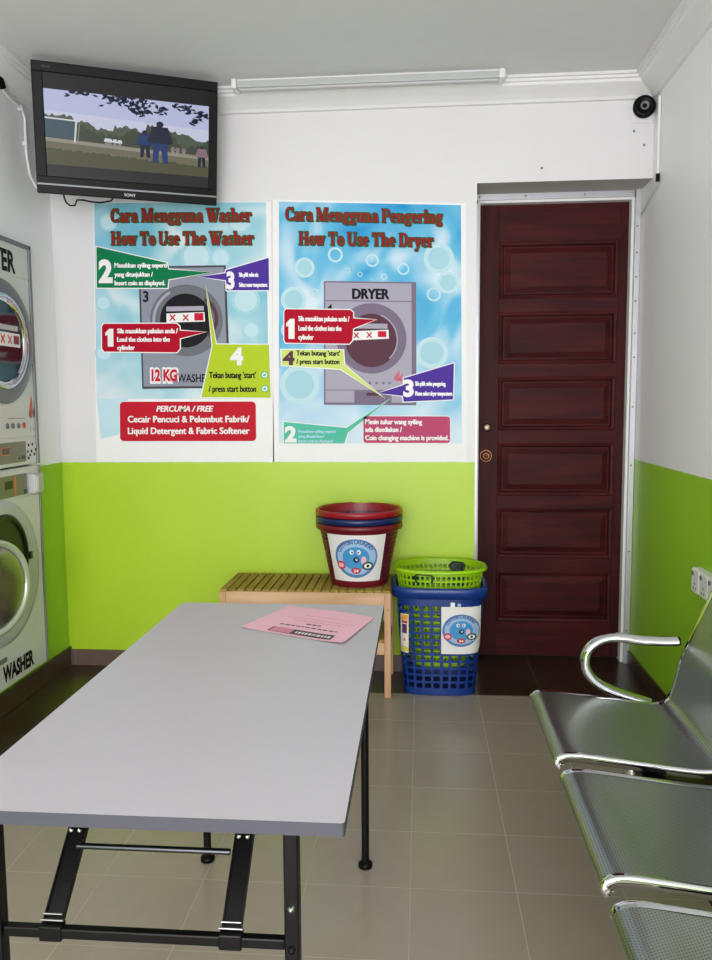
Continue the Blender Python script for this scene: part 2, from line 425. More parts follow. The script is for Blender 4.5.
b.lathe([(.012, .006), (.012, .03), (.017, .03), (.0175, .006)], M_brass, 24, facing(.346, FY, 1.095))
b.lathe([(0, .034), (.006, .033), (.008, .028), (.008, .0)], M_brass, 16, facing(.346, FY, 1.095))
part(b, 'door_knob', lf, 'round bronze knob rose with rings')
# metal frame round the door
b = MB()
b.box(RX, .300, 4.20, 4.25, 0, 2.388, M_galv, .002); b.box(.296, .304, 4.205, 4.25, 0, 2.388, M_white)
part(b, 'left_jamb', dr)
b = MB()
b.box(1.056, 1.070, 4.19, 4.27, 0, 2.392, M_white, .002); b.box(1.070, XR-.001, 4.165, 4.27, 0, 2.43, M_galv, .002)
for z in (.15, .18, .6, 1.05, 1.35, 1.6, 1.72, 1.88, 2.0, 2.12, 2.25): b.lathe([(0, .002), (.004, .0015), (.005, 0)], M_machg, 10, facing(1.08, 4.165, z))
part(b, 'right_jamb', dr)
b = MB()
b.box(RX, XR-.03, 4.18, 4.27, 2.398, 2.429, M_galv, .002); b.box(RX+.02, 1.07, 4.195, 4.27, 2.386, 2.399, M_white, .001)
for x in (.30, .53, .82, 1.05): b.lathe([(0, .003), (.005, .002), (.006, 0)], M_chrome, 10, facing(x, 4.18, 2.413))
part(b, 'head_rail', dr)

# little dark screw holes left in the back wall
for x, z in ((.578, 2.492), (1.004, 2.648), (1.052, 2.583)):
    b = MB(); b.lathe([(0, .004), (.004, .003), (.006, 0)], M_machg, 10, facing(x, D, z))
    o = b.build('wall_screw', loc=(x, D, z))
    tag(o, 'tiny grey screw in the white wall, ' + {.578: 'by itself above the door head', 1.004: 'just below the round camera', 1.052: 'lowest of the two under the camera'}[x], 'screw', 'screws in the wall above the door')

# ------------------------------------------------------------------ ceiling batten light
fx = empty('ceiling_light', (-.24, 3.84, 2.87), 'long slim unlit white fluorescent batten light mounted on the ceiling beside the back cornice', 'light')
zf = 2.872
b = MB(); b.box(-.875, .385, 3.79, 3.855, 2.845, ZC, M_white, .004); part(b, 'housing', fx)
b = MB(); b.box(-.85, .36, 3.778, 3.79, 2.838, 2.868, M_machl, .003); b.cyl((-.84, 3.80, 2.836), (.35, 3.80, 2.836), .011, plain('frosted_tube', '#b4b4b4', .3)); part(b, 'tube', fx)
for x in (-.865, .365):
    b = MB(); b.box(x-.012, x+.012, 3.772, 3.86, 2.835, 2.878, M_white, .005); part(b, 'end_cap', fx)

# ------------------------------------------------------------------ security camera + cable
cam_ = empty('security_camera', (1.0, D, 2.73), 'round black security camera on a square white plate high in the back right corner', 'camera')
b = MB(); b.box(.990, 1.085, D-.008, D, 2.683, 2.786, M_white, .003); part(b, 'mounting_plate', cam_)
CM = Matrix.Translation((1.043, D-.008, 2.748)) @ Matrix.Rotation(-.10, 4, 'Z') @ RYm
b = MB(); b.lathe([(.045, 0), (.050, .008), (.052, .022), (.047, .034), (.036, .037), (.030, .034), (0, .032)], M_black, 36, CM); part(b, 'camera_body', cam_)
b = MB(); b.lathe([(.017, .030), (.020, .040), (.015, .040), (.012, .035), (0, .034)], M_machg, 28, CM); b.lathe([(.010, .035), (.007, .0395), (0, .041)], M_black, 20, CM); part(b, 'lens', cam_)
b = MB(); b.tube([(1.094, 3.92, 2.768), (1.090, 3.885, 2.768), (1.088, 3.87, 2.758), (1.088, 3.87, 2.73), (1.087, 3.87, 2.60), (1.088, 3.87, 2.41)], .0075, M_white, 10)
b.tube([(1.088, 3.87, 2.42), (1.088, 3.87, 2.385)], .009, M_black, 10)
b.tube([(1.089, 3.87, 2.39), (1.090, 3.90, 2.365), (1.090, 4.02, 2.33), (1.090, 4.14, 2.30)], .004, M_machl, 8)
o = b.build('cable_conduit', loc=(1.085, 3.95, 2.40)); tag(o, 'thin white cable conduit running down the corner from the security camera to the door head', 'cable')

# ------------------------------------------------------------------ double socket on right wall
sk = empty('socket_plate', (XR, 3.0, .684), 'white wall socket box on the green right wall above the metal bench', 'socket')
b = MB(); b.box(XR-.034, XR, 2.86, 3.155, .636, .732, M_white, .004); part(b, 'box', sk)
for y0 in (2.885, 2.975, 3.065):
    b = MB(); b.box(XR-.040, XR-.032, y0, y0+.08, .64, .728, M_white, .003)
    b.box(XR-.0435, XR-.039, y0+.052, y0+.072, .705, .72, M_machg, .001)
    for dz, dy in ((.03, .04), (.012, .028), (.012, .052)): b.box(XR-.0405, XR-.0395, y0+dy-.004, y0+dy+.004, .64+dz, .64+dz+.009, M_machg)
    part(b, 'socket_face', sk)

# ------------------------------------------------------------------ posters
P_cols = dict(green='#08784c', purple='#4e349a', red='#b00628', lime='#b4cc2a', box='#bf1c2e', maroon='#b84a70', teal='#57bda3', lime2='#cfe07a')
PM = {k: plain('poster_'+k, v, .6, 0., .12) for k, v in P_cols.items()}
PM['white'] = plain('poster_white', '#eeeeee', .6, 0., .12); PM['grey'] = plain('poster_grey', '#8d93a0', .6, 0., .12); PM['dgrey'] = plain('poster_dark_grey', '#4b4d55', .6, 0., .12)
PM['mgrey'] = plain('poster_mid_grey', '#6d7078', .6, 0., .12); PM['lgrey'] = plain('poster_pale_grey', '#a9a6b6', .6, 0., .12); PM['mauve'] = plain('poster_mauve', '#7b6f86', .6, 0., .12)
PM['black'] = plain('poster_black', '#1b1b1f', .6, 0., .12); PM['title'] = plain('poster_title_red', '#98141e', .6, 0., .12); PM['tgreen'] = plain('poster_title_green', '#1b5a34', .6, 0., .12)
PM['plum'] = plain('poster_plum', '#5b3a48', .6, 0., .12); PM['hotred'] = plain('poster_hot_red', '#c81c36', .6, 0., .12); PM['flame'] = plain('poster_flame', '#c97080', .6, 0., .12)
PM['bub'] = plain('poster_bubble', '#bfdfe8', .6, 0., .12); PM['bub2'] = plain('poster_bubble_pale', '#a6d3e0', .6, 0., .12)
sky1 = sky_print('poster_sky_washer', '#a2d0dc', '#74bcd2', '#dce8ec', 0); sky2 = sky_print('poster_sky_dryer', '#6bbce0', '#1f93d0', '#d6e8f2', 3.3)

def quadmap(px0, py0, px1, py1, TL, TR, BL, BR):
    """photo-poster units -> wall position (sheet hung a touch out of square)"""
    def fn(u, v, d):
        a = (u-px0)/(px1-px0); c = (v-py0)/(py1-py0)
        x = (TL[0]*(1-a)+TR[0]*a)*(1-c)+(BL[0]*(1-a)+BR[0]*a)*c
        z = (TL[1]*(1-a)+TR[1]*a)*(1-c)+(BL[1]*(1-a)+BR[1]*a)*c
        return (x, D-.001-d*.0004, z)
    return fn
class Art:
    def __init__(s, fn): s.b = MB(); s.fn = fn
    def poly(s, pts, m, d): s.b.poly([s.fn(x, y, d) for x, y in pts], PM[m] if isinstance(m, str) else m)
    def outl(s, pts, m, d, w=1.):
        c = Vector((sum(p[0] for p in pts)/len(pts), sum(p[1] for p in pts)/len(pts)))
        n = len(pts); out = []
        P = [Vector(p) for p in pts]
        area = sum(P[i].x*P[(i+1) % n].y-P[(i+1) % n].x*P[i].y for i in range(n)); sg = 1 if area > 0 else -1
        for i in range(n):
            a = (P[i]-P[i-1]).normalized(); b2 = (P[(i+1) % n]-P[i]).normalized()
            na = Vector((a.y, -a.x))*sg; nb = Vector((b2.y, -b2.x))*sg; k = (na+nb)
            k = k/max(.35, k.length**2/2) if k.length > .01 else na
            if k.length > 2.2: k = k.normalized()*2.2
            out.append(tuple(P[i]+k*w))
        s.poly(out, 'white', d-.5); s.poly(pts, m, d)
    def ell(s, cx, cy, rx, ry, m, d, n=40, r0=0., a0=0, a1=2*PI):
        mm = PM[m] if isinstance(m, str) else m
        if r0 == 0 and a1-a0 > 6.2: s.poly([(cx+rx*math.cos(2*PI*i/n), cy+ry*math.sin(2*PI*i/n)) for i in range(n)], m, d); return
        vs = []; fs = []
        for i in range(n+1):
            t = a0+(a1-a0)*i/n
            for q in (1, r0): vs.append(s.fn(cx+rx*q*math.cos(t), cy+ry*q*math.sin(t), d))
        for i in range(n): fs.append((2*i, 2*i+1, 2*i+3, 2*i+2))
        s.b.add(vs, fs, mm)
    def rect(s, x0, y0, x1, y1, m, d): s.poly([(x0, y0), (x1, y0), (x1, y1), (x0, y1)], m, d)
    def rrect(s, x0, y0, x1, y1, r):
        o = []
        for cx, cy, a in ((x0+r, y0+r, PI), (x1-r, y0+r, 1.5*PI), (x1-r, y1-r, 0), (x0+r, y1-r, .5*PI)):
            for k in range(5): t = a+k*PI/8; o.append((cx+r*math.cos(t), cy+r*math.sin(t)))
        return o
    def text(s, body, m, x0, base, x1, cap, d, bold=0., slant=0.):
        vs, fs, w = glyphs(body, bold, slant); sx = (x1-x0)/w; sy = cap/.70
        # heavier strokes: the same letters again a hair to either side, each on its own thin layer
        for dx, dd in (((0, 0),) if bold > .015 else ((0, 0), (.28, .25), (-.28, .5), (.1, .75))):
            dy = .25 if dd == .75 else 0
            s.b.add([s.fn(x0+x*sx+dx, base-y*sy+dy, d+dd) for x, y in vs], fs, PM[m] if isinstance(m, str) else m)
    def title(s, body, x0, base, x1, cap):
        P, w = serif(body); sx = (x1-x0)/w; sy = cap
        for dx, dy in ((-.9, 0), (.9, 0), (0, -.9), (0, .9), (.7, .7), (-.7, .7), (.7, -.7), (-.7, -.7), (1.2, 1.0)):
            s.k = getattr(s, 'k', 0)+1
            for i, p in enumerate(P): s.poly([(x0+x*sx+dx*.95, base-y*sy+dy*.95) for x, y in p], 'tgreen', 12+(s.k % 9)*.4+(i % 13)*.03)
        for i, p in enumerate(P): s.poly([(x0+x*sx, base-y*sy) for x, y in p], 'title', 16+(i % 29)*.08)
    def flame(s, x, y, k, m, d):
        for (ox, sc) in ((0, 1.), (.45, .75)):
            p = [(0, 0), (-.42, -.35), (-.38, -.75), (.0, -1.15), (.12, -1.6), (.3, -1.1), (.18, -.7), (.28, -.35)]
            s.poly([(x+(ox+a*sc)*k, y+b_*sc*k) for a, b_ in p], m, d)

# washer poster
A = Art(quadmap(95, 203, 270.5, 464, (-1.640, 2.389), (-.738, 2.369), (-1.676, 1.083), (-.742, 1.083)))
A.rect(95, 203, 270.5, 464, 'white', 0); A.rect(96, 203.5, 266, 399, sky1, 1)
A.poly([(96, 398), (128, 398), (118, 436), (100, 440)], 'bub', .9)
for x, y, r in ((197, 257, 16), (221, 258, 10), (104, 302, 8), (122, 334, 5), (245, 300, 14), (104, 352, 9), (250, 330, 9), (240, 222, 12), (110, 222, 9), (258, 380, 7)):
    q = getattr(A, 'q', 1.2)+.12; A.q = q
    A.ell(x, y, r, r, 'bub2', q); A.ell(x, y, r*.78, r*.78, 'bub', q+.06)
A.poly([(139.5, 266), (226, 265), (229, 388), (142, 389)], 'dgrey', 4); A.poly([(141.5, 268), (224, 267), (226.5, 386), (143.5, 386.5)], 'grey', 5)
A.ell(186.5, 320, 36, 36, 'mgrey', 6); A.ell(186.5, 320, 33.5, 33.5, 'lgrey', 6.5, r0=.92, a0=2.6, a1=4.2)
A.ell(186, 320, 25.5, 27, 'black', 7); A.ell(198, 318, 20, 22, 'plum', 7.3, r0=.82, a0=-1.2, a1=1.0)
A.poly([(167, 306), (204, 305.5), (204, 310), (167, 310.8)], 'lgrey', 8); A.poly([(167, 313), (204.5, 311.5), (205, 321), (167, 322)], 'white', 8)
def xmark(A, x, y, k, d):
    A.poly([(x-k, y-k*.8), (x-k*.6, y-k), (x+k, y+k*.8), (x+k*.6, y+k)], 'hotred', d); A.poly([(x+k*.6, y-k), (x+k, y-k*.8), (x-k*.6, y+k), (x-k, y+k*.8)], 'hotred', d)
xmark(A, 173, 317, 3.3, 9); xmark(A, 186, 317, 3.3, 9); A.rect(194.5, 312.5, 203.5, 320, 'hotred', 9)
A.text('3', 'black', 144, 301, 149.5, 10.5, 9, .03)
A.text('WASHER', 'black', 177, 382, 210, 8, 9, .02)
A.outl([(98, 246.5), (168, 262.5), (169.5, 269), (213, 272), (169.5, 279), (168.5, 287.5), (98, 287)], 'green', 10)
A.outl([(199, 276.5), (225.5, 273), (226, 270), (268, 258), (268, 290), (226.5, 290), (226, 280)], 'purple', 10)
A.outl([(104.5, 323), (177, 323), (180, 326), (180, 330), (206, 331.5), (180, 338), (180, 348), (177, 352), (104.5, 351), (102.5, 348), (102.5, 326)], 'red', 10)
A.outl([(206, 282), (215.5, 344), (267, 344.5), (268, 398), (200.5, 397.5), (212, 346)], 'lime', 10)
A.text('2', 'white', 100, 281, 114, 21, 11, .05); A.text('3', 'white', 226.5, 288, 234.5, 16, 11, .05); A.poly([(108.3, 346), (108.3, 334.12), (106, 335.2), (106, 331.96), (110, 328), (114, 328), (114, 346)], 'white', 11); A.text('4', 'white', 229, 364, 242, 16, 11, .05)
A.text('Masukkan syiling seperti', 'white', 116, 267, 168, 4.6, 11, .006); A.text('yang ditunjukkan /', 'white', 116, 276, 154, 4.6, 11, .006); A.text('Insert coin as displayed.', 'white', 116, 284.5, 166, 4.6, 11, .006)
A.text('Sila pilih suhu air.', 'white', 239, 276.5, 258, 4.2, 11, .006); A.text('Select water temperature.', 'white', 239, 286.5, 266.5, 4.2, 11, .006)
A.text('Sila masukkan pakaian anda /', 'white', 118, 332.5, 178, 4.8, 11, .006); A.text('Load the clothes into the', 'white', 118, 341, 170, 4.8, 11, .006); A.text('cylinder', 'white', 118, 349.3, 135, 4.8, 11, .006)
A.text("Tekan butang 'start'", 'black', 208.5, 378, 254, 6.4, 11, .006); A.text('/ press start button', 'black', 208, 392, 254, 6.4, 11, .006)
for y in (375, 389):
    A.ell(262.5, y, 3.6, 3.6, 'teal', 11); A.ell(262.5, y, 2.6, 2.6, 'white', 11.5); A.ell(262.5, y, 1.4, 1.4, 'teal', 12)
A.text('12 KG', 'white', 150, 381.5, 178.5, 12.5, 11, .13); A.text('12 KG', 'hotred', 151.5, 380.5, 177, 11, 12, .05)
A.outl(A.rrect(119.5, 402, 253.5, 442.5, 4), 'box', 10, .6)
A.text('PERCUMA / FREE', 'white', 156, 412, 212, 5.8, 11, .006, .25); A.text('Cecair Pencuci & Pelembut Fabrik/', 'white', 127.5, 423, 247, 6.6, 11, .006); A.text('Liquid Detergent & Fabric Softener', 'white', 127.5, 435, 247, 6.6, 11, .006)
A.title('Cara Mengguna Washer', 113, 222.5, 252, 13); A.title('How To Use The Washer', 113, 245, 254, 13)
o = A.b.build('instruction_poster', loc=(-1.2, D-.001, 1.73), recalc=False); tag(o, 'pale blue washer instruction poster headed Cara Mengguna Washer, partly behind the television corner', 'poster', 'laundry instruction posters')

# dryer poster
A = Art(quadmap(276, 202, 464, 464, (-.711, 2.379), (.209, 2.338), (-.733, 1.083), (.222, 1.083)))
A.rect(273, 202, 466, 464, 'white', 0); A.rect(279, 204, 461, 445, sky2, 1)
for x, y, r in ((305, 268, 10), (336, 255, 7.5), (373, 260, 6.5), (404, 268, 6), (439, 257, 15), (448, 281, 11), (434, 293, 7), (385, 276, 3), (315, 293, 4.5), (325, 284, 4), (348, 270, 2.5), (432, 352, 16), (294, 300, 13), (300, 385, 20), (290, 330, 9), (361, 274, 2.5)):
    q = getattr(A, 'q', 1.2)+.13; A.q = q
    if r > 9: A.ell(x, y, r, r, 'bub2', q)
    A.ell(x, y, r, r, 'bub', q+.06, r0=.72)
A.rect(324.5, 281, 416.5, 405.5, 'mauve', 4); A.rect(326, 282.5, 412, 403, 'lgrey', 5); A.rect(326, 300, 412, 301, 'mauve', 5.5)
A.text('DRYER', 'black', 353, 298, 389.5, 10, 6, .014); A.text('DRYER', 'black', 353.6, 298.2, 390, 10, 7, .014)
A.ell(372, 338, 35, 35.5, 'mauve', 6); A.ell(372, 340, 26, 27, 'plum', 7); A.ell(372, 339, 26.5, 27, 'lgrey', 7.5, r0=.95, a0=-1.2, a1=.8)
A.rect(350, 323, 388, 328, 'lgrey', 8); A.poly([(352, 331), (389, 329), (389.5, 338), (352, 340)], 'white', 8)
xmark(A, 357, 335, 3, 9); xmark(A, 370, 334.5, 3, 9); A.rect(378.5, 330.5, 387, 336.5, 'hotred', 9)
A.flame(398, 382, 8, 'flame', 8)
for x in (370.5, 377, 384, 390): A.ell(x, 383, 1.3, 1.3, 'mauve', 8)
A.rect(326, 390, 412, 390.8, 'mauve', 6); A.rect(355, 391, 392, 403, 'mauve', 7); A.rect(367, 393, 379, 396, 'plum', 8)
A.text('4', 'black', 328, 310, 333, 6, 7, .02)
A.outl([(286, 309.5), (351, 309.5), (354, 312), (354, 318), (377, 319), (354, 328), (353, 340), (350, 343.5), (286, 343), (284.5, 340), (284.5, 312)], 'red', 10)
A.outl([(281.5, 350), (344, 350), (345, 365), (386, 399), (341, 369), (282, 365.5)], 'lime2', 10)
A.outl([(378, 393.5), (404, 385), (404, 378), (453.5, 362.5), (452.5, 399.5), (404, 402), (403, 396)], 'purple', 10)
A.outl([(284, 423), (347, 429), (392.5, 397.5), (348.5, 434), (345, 445), (284, 445)], 'teal', 10)
A.poly([(288.8, 339), (288.8, 325.8), (286.5, 327), (286.5, 323.4), (290.5, 319), (295, 319), (295, 339)], 'white', 11); A.text('4', 'plum', 283, 364.5, 295, 12.5, 11, .05); A.text('3', 'white', 403.5, 396, 414, 16, 11, .05); A.text('2', 'white', 285, 443, 297, 15, 11, .05)
A.text('Sila masukkan pakaian anda /', 'white', 299, 321, 350, 5, 11, .006); A.text('Load the clothes into the', 'white', 299, 330.5, 342, 5, 11, .006); A.text('cylinder', 'white', 299, 339.5, 314, 5, 11, .006)
A.text("Tekan butang 'start'", 'black', 297, 355.5, 340.5, 5, 11, .006); A.text('/ press start button', 'black', 297, 364, 340, 5, 11, .006)
A.text('Sila pilih suhu pengering.', 'white', 415.5, 385.5, 445.5, 4.4, 11, .006); A.text('Please select dryer temperature.', 'white', 415.5, 395.5, 452, 4.4, 11, .006)
for t, x1, y in (('Masukkan syiling seperti', 336, 434), ('yang ditunjukkan /', 325, 439), ('Insert coin as displayed.', 334, 443.8)): A.text(t, 'bub2', 299, y, x1, 2.8, 11, .01)
A.outl(A.rrect(364, 417, 449.5, 444.5, 3), 'maroon', 10, .6)
A.text('Mesin tukar wang syiling', 'white', 366, 425, 422, 5, 11, .006); A.text('ada disediakan /', 'white', 366, 433, 402, 5, 11, .006); A.text('Coin changing machine is provided.', 'white', 366, 441.5, 448, 5, 11, .006)
A.title('Cara Mengguna Pengering', 286, 222.5, 443, 13); A.title('How To Use The Dryer', 299.5, 246, 434, 13)
o = A.b.build('instruction_poster', loc=(-.25, D-.001, 1.73), recalc=False); tag(o, 'bright blue dryer instruction poster headed Cara Mengguna Pengering, beside the door', 'poster', 'laundry instruction posters')

# ------------------------------------------------------------------ television
ya, ti = .4082, .2135
r = Vector((math.cos(ya), math.sin(ya), 0)); n = Vector((math.sin(ya)*math.cos(ti), -math.cos(ya)*math.cos(ti), -math.sin(ti))); u = n.cross(r)
TC = Vector((-1.3186, 3.6305, 2.5864))
TM = Matrix(((r.x, -n.x, u.x, TC.x), (r.y, -n.y, u.y, TC.y), (r.z, -n.z, u.z, TC.z), (0, 0, 0, 1)))
tv = empty('television', TC, 'black flat screen television tilted down in the upper left corner showing a football field', 'television')
tv.matrix_world = TM
W, H = .40, .269
b = MB()
b.box(-W, W, 0, .045, H-.042, H, M_black, .004); b.box(-W, W, 0, .045, -H, -H+.075, M_black, .004)
b.box(-W, -W+.046, 0, .045, -H+.07, H-.04, M_black, .004); b.box(W-.040, W, 0, .045, -H+.07, H-.04, M_black, .004)
b.box(-W+.01, W-.01, .03, .07, -H+.01, H-.01, M_black, .01); b.box(-W+.12, W-.12, .06, .10, -H+.08, H-.1, M_black, .02)
b.build('casing', tv)
b = MB(); b.box(-W, W, -.004, .004, -H+.036, -H+.044, plain('silver_strip', '#7c8084', .45, .4), .001); b.build('trim_strip', tv)
def tf(x, z, d): return (x, -.0015-d*.0004, z)
b = MB(); lg = plain('silver_lettering', '#9a9ea4', .3, .5)
text(b, 'SONY', lg, tf, -.026, -H+.013, .026, .012, 1, .01)
b.build('lettering', tv, recalc=False)
b = MB(); text(b, 'BRAVIA', plain('dim_lettering', '#4a4c55', .4), tf, -W+.042, H-.024, -W+.078, .006, 1, .01)
b.build('lettering', tv, recalc=False)
# screen picture
b = MB()
sx0, sx1, sz0, sz1 = -W+.046, W-.040, -H+.07, H-.042
SW = sx1-sx0; SH = sz1-sz0
E_sky = emit('screen_sky', '#b9bfe0', 0.50); E_sky2 = emit('screen_sky_low', '#c9cce2', 0.50); E_tree = emit('screen_trees', '#4a5443', 0.34); E_tree2 = emit('screen_trees_far', '#5f6a58', 0.34); E_field = emit('screen_field', '#7d7a64', 0.37)
E_field2 = emit('screen_grass', '#5f6046', 0.34); E_path = emit('screen_path', '#a8a294', 0.37); E_blk = emit('screen_black', '#151517', 0.37); E_gr = emit('screen_dark', '#2b2b2d', 0.37)
E_wh = emit('screen_white', '#dfe4ea', 0.43); E_bl = emit('screen_blue', '#1f3f7c', 0.37); E_nv = emit('screen_navy', '#16203c', 0.37); E_net = emit('screen_net', '#4c6672', 0.34); E_pk = emit('screen_shirt', '#9c7f86', 0.37)
def sf(a, c, d): return (sx0+SW*a, .008-d*.0003, sz0+SH*c)
def sp(pts, m, d): b.poly([sf(x, y, d) for x, y in pts], m)
sp([(0, 0), (1, 0), (1, 1), (0, 1)], E_gr, 0)
y0, y1 = .13, .85
def Q(v): return y0+(y1-y0)*v
sp([(0, Q(0)), (1, Q(0)), (1, Q(1)), (0, Q(1))], E_sky, 1)
sp([(0, Q(.5)), (1, Q(.4)), (1, Q(.66)), (0, Q(.72))], E_sky2, 2)
def ragged(base0, base1, top, m, d, amp=.03, n=70):
    rr = random.Random(int(d*10)); up = []
    for i in range(n+1):
        x = i/n; up.append((x, Q(top(x)+rr.uniform(-amp, amp))))
    for i in range(n): sp([(up[i][0], Q(base0+(base1-base0)*up[i][0])), (up[i+1][0], Q(base0+(base1-base0)*up[i+1][0])), up[i+1], up[i]], m, d)
ragged(.3, .2, lambda x: .62+.06*math.sin(x*9+1)-.12*x+(.08 if .4 < x < .55 else 0), E_tree2, 3)
ragged(.3, .15, lambda x: .56+.07*math.sin(x*13)-.1*x+(.10 if .6 < x < .8 else 0), E_tree, 4, .04)
sp([(0, 0+Q(0)), (1, Q(0)), (1, Q(.30)), (0, Q(.36))], E_field, 5)
sp([(0, Q(0)), (1, Q(0)), (1, Q(.12)), (0, Q(.2))], E_field2, 6)
ragged(.1, .04, lambda x: .22-.08*x, E_field2, 6.5, .02, 90)
sp([(0, Q(.36)), (1, Q(.28)), (1, Q(.24)), (0, Q(.31))], E_path, 7)
sp([(0, Q(.37)), (.165, Q(.36)), (.175, Q(.62)), (0, Q(.63))], E_net, 8)
sp([(0, Q(.63)), (.185, Q(.62)), (.185, Q(.60)), (0, Q(.61))], E_wh, 9); sp([(.165, Q(.32)), (.175, Q(.32)), (.19, Q(.62)), (.178, Q(.62))], E_wh, 9)
sp([(.185, Q(.32)), (.19, Q(.32)), (.205, Q(.58)), (.20, Q(.58))], E_path, 9)
def figure(x, z, h, m, leg, d):
    w = h*.26
    sp([(x-w*.5, z+h*.45), (x+w*.5, z+h*.45), (x+w*.75, z+h*.5), (x+w*.45, z+h*.86), (x-w*.4, z+h*.86), (x-w*.75, z+h*.5)], m, d)
    sp([(x-w*.45, z), (x-w*.15, z), (x, z+h*.47), (x-w*.4, z+h*.47)], leg, d); sp([(x+w*.15, z), (x+w*.45, z), (x+w*.4, z+h*.47), (x, z+h*.47)], leg, d)
    sp([(x+w*.22*math.cos(t*PI/4), z+h*.92+h*.075*math.sin(t*PI/4)) for t in range(8)], E_nv, d+.3)
for x in (.36, .38, .41, .44, .77, .80, .84): figure(x, Q(.32-.08*(x-.3)), .085, E_wh if x < .5 else E_pk, E_path, 10)
figure(.595, Q(.20), .27, E_bl, E_nv, 11); figure(.69, Q(.14), .42, E_nv, E_bl, 12); figure(.955, Q(.13), .22, E_pk, E_nv, 11)
rr = random.Random(5)
for cx, cz, sprd, k in ((.18, .99, .06, 14), (.38, .96, .06, 22), (.52, .93, .10, 50), (.56, .84, .06, 34), (.70, .86, .04, 14), (.85, .93, .06, 18), (.95, .86, .06, 26), (.92, .76, .03, 12)):
    for i in range(k):
        x = min(.985, cx+rr.gauss(0, sprd*.6)); z = min(.99, cz+rr.gauss(0, .035)); a = rr.uniform(0, PI); l = .022; w = .010
        dx, dz = math.cos(a), math.sin(a)
        sp([(x-dx*l, Q(z)-dz*l), (x+dz*w, Q(z)-dx*w), (min(.998, x+dx*l), Q(z)+dz*l), (x-dz*w, Q(z)+dx*w)], E_nv, 14)
sp([(0, Q(1)), (1, Q(1)), (1, 1), (0, 1)], E_blk, 15)
b.build('screen', tv, recalc=False)
b = MB(); b.box(-.10, .10, .095, .115, -.1, .1, M_blk2, .004); b.bar((0, .11, 0), (-.02, .22, .05), .05, .03, M_blk2)
b.build('wall_bracket', tv)
b = MB()
def tw(x, y, z): return tuple(TM @ Vector((x, y, z)))
pts = [(x, 3.75, z) for x, z in ((-1.69, 2.40), (-1.687, 2.36), (-1.679, 2.337), (-1.66, 2.32), (-1.635, 2.32), (-1.624, 2.345), (-1.595, 2.344), (-1.551, 2.334), (-1.508, 2.33), (-1.459, 2.336), (-1.439, 2.36), (-1.43, 2.40))]
b.tube(pts, .004, M_black, 8); o = b.build('power_cord', loc=(-1.4, 3.74, 2.3)); tag(o, 'thin black cord looping below the television in the upper left corner', 'cord')
b = MB()
cx_ = XL+.012
b.tube([(cx_, 3.52, 2.775), (cx_, 3.594, 2.757), (cx_, 3.66, 2.755), (cx_, 3.702, 2.745), (cx_, 3.725, 2.715), (cx_, 3.722, 2.639), (cx_, 3.724, 2.549), (cx_, 3.75, 2.466), (cx_+.005, 3.80, 2.42), (cx_+.06, 3.82, 2.40), (-1.72, 3.80, 2.41), (-1.64, 3.76, 2.44)], .007, M_white, 8)
b.tube([(cx_+.006, 3.46, 2.82), (cx_+.006, 3.50, 2.805), (cx_+.004, 3.525, 2.778)], .016, M_black, 12)
for y, z in ((3.69, 2.75), (3.722, 2.60)): b.box(XL, XL+.022, y-.010, y+.010, z-.010, z+.010, M_white, .002)
o = b.build('wall_cable', loc=(XL, 3.3, 2.5)); tag(o, 'pale grey cable with a black plug clipped down the left wall beside the television', 'cable')

# ------------------------------------------------------------------ machines in left wall
XF = -1.81
def lf_(y, z, d=0.): return (XF+d, y, z)
XM = Matrix.Rotation(PI/2, 4, 'Y')       # lathe axis to +X
def onface(y, z, d=0.): return Matrix.Translation((XF+d, y, z)) @ XM
def mtext(b, s, m, y0, y1, z, cap, bold): text(b, s, m, lambda uu, vv, d: (XF+.001+d*.0004, uu, vv), y0, z, y1, cap, 1, bold)
def face_plate(b, y0, y1, z0, z1, m, d0, d1, bev=.002): b.box(XF+d0, XF+d1, y0, y1, z0, z1, m, bev)
YA, YB = 2.932, 3.628
# dryer
dz0, dz1 = 1.104, 2.110
dy = empty('tumble_dryer', (-2.1, 3.33, dz0), 'white tumble dryer marked DRYER with chrome ringed porthole, stacked on the washer', 'dryer')
b = MB(); b.box(-2.45, XF-.003, YA, YB, dz0, dz1, M_mach, .004)
for y0, y1, z0, z1 in ((YB-.022, YB, dz0, dz1), (YA, YA+.022, dz0, dz1), (YA, YB, dz1-.02, dz1)): face_plate(b, y0, y1, z0, z1, M_machg, -.004, .008, .003)
part(b, 'cabinet', dy)
b = MB(); face_plate(b, YA+.022, YB-.022, 1.955, dz1-.02, M_mach, -.003, .0005, .001); mtext(b, 'DRYER', M_black, 3.17, 3.49, 1.968, .088, .04)
part(b, 'name_panel', dy)
b = MB(); face_plate(b, YA+.022, YB-.022, 1.236, 1.948, M_mach, -.003, .0005, .001)
fl = plain('flame_red', '#c4583c', .5); fd = plain('flame_grey', '#4b4a4c', .5)
for ox, sc, m in ((0, 1., fl), (.030, .75, fd), (-.012, .62, fd)):
    p = [(0, 0), (-.018, .022), (-.02, .045), (-.004, .08), (.004, .115), (.014, .075), (.01, .05), (.014, .025)]
    b.poly([(XF+.002+.0004*sc, 3.575+ox+y*sc*.9, 1.315+z*sc) for y, z in p], m)
b.box(XF, XF+.001, 3.36, 3.52, 1.318, 1.321, M_machg)
b.box(XF, XF+.001, 3.562, 3.566, 1.255, 1.275, M_machg); b.box(XF, XF+.001, 3.59, 3.594, 1.257, 1.275, M_machg)
part(b, 'front_panel', dy)
for y in (3.353, 3.40, 3.45, 3.50):
    b = MB(); b.lathe([(.013, 0), (.013, .004), (.009, .005), (.008, .002), (0, .002)], M_machg if y < 3.49 else fl, 20, onface(y, 1.287)); part(b, 'indicator', dy)
CY, CZ = 3.335, 1.655
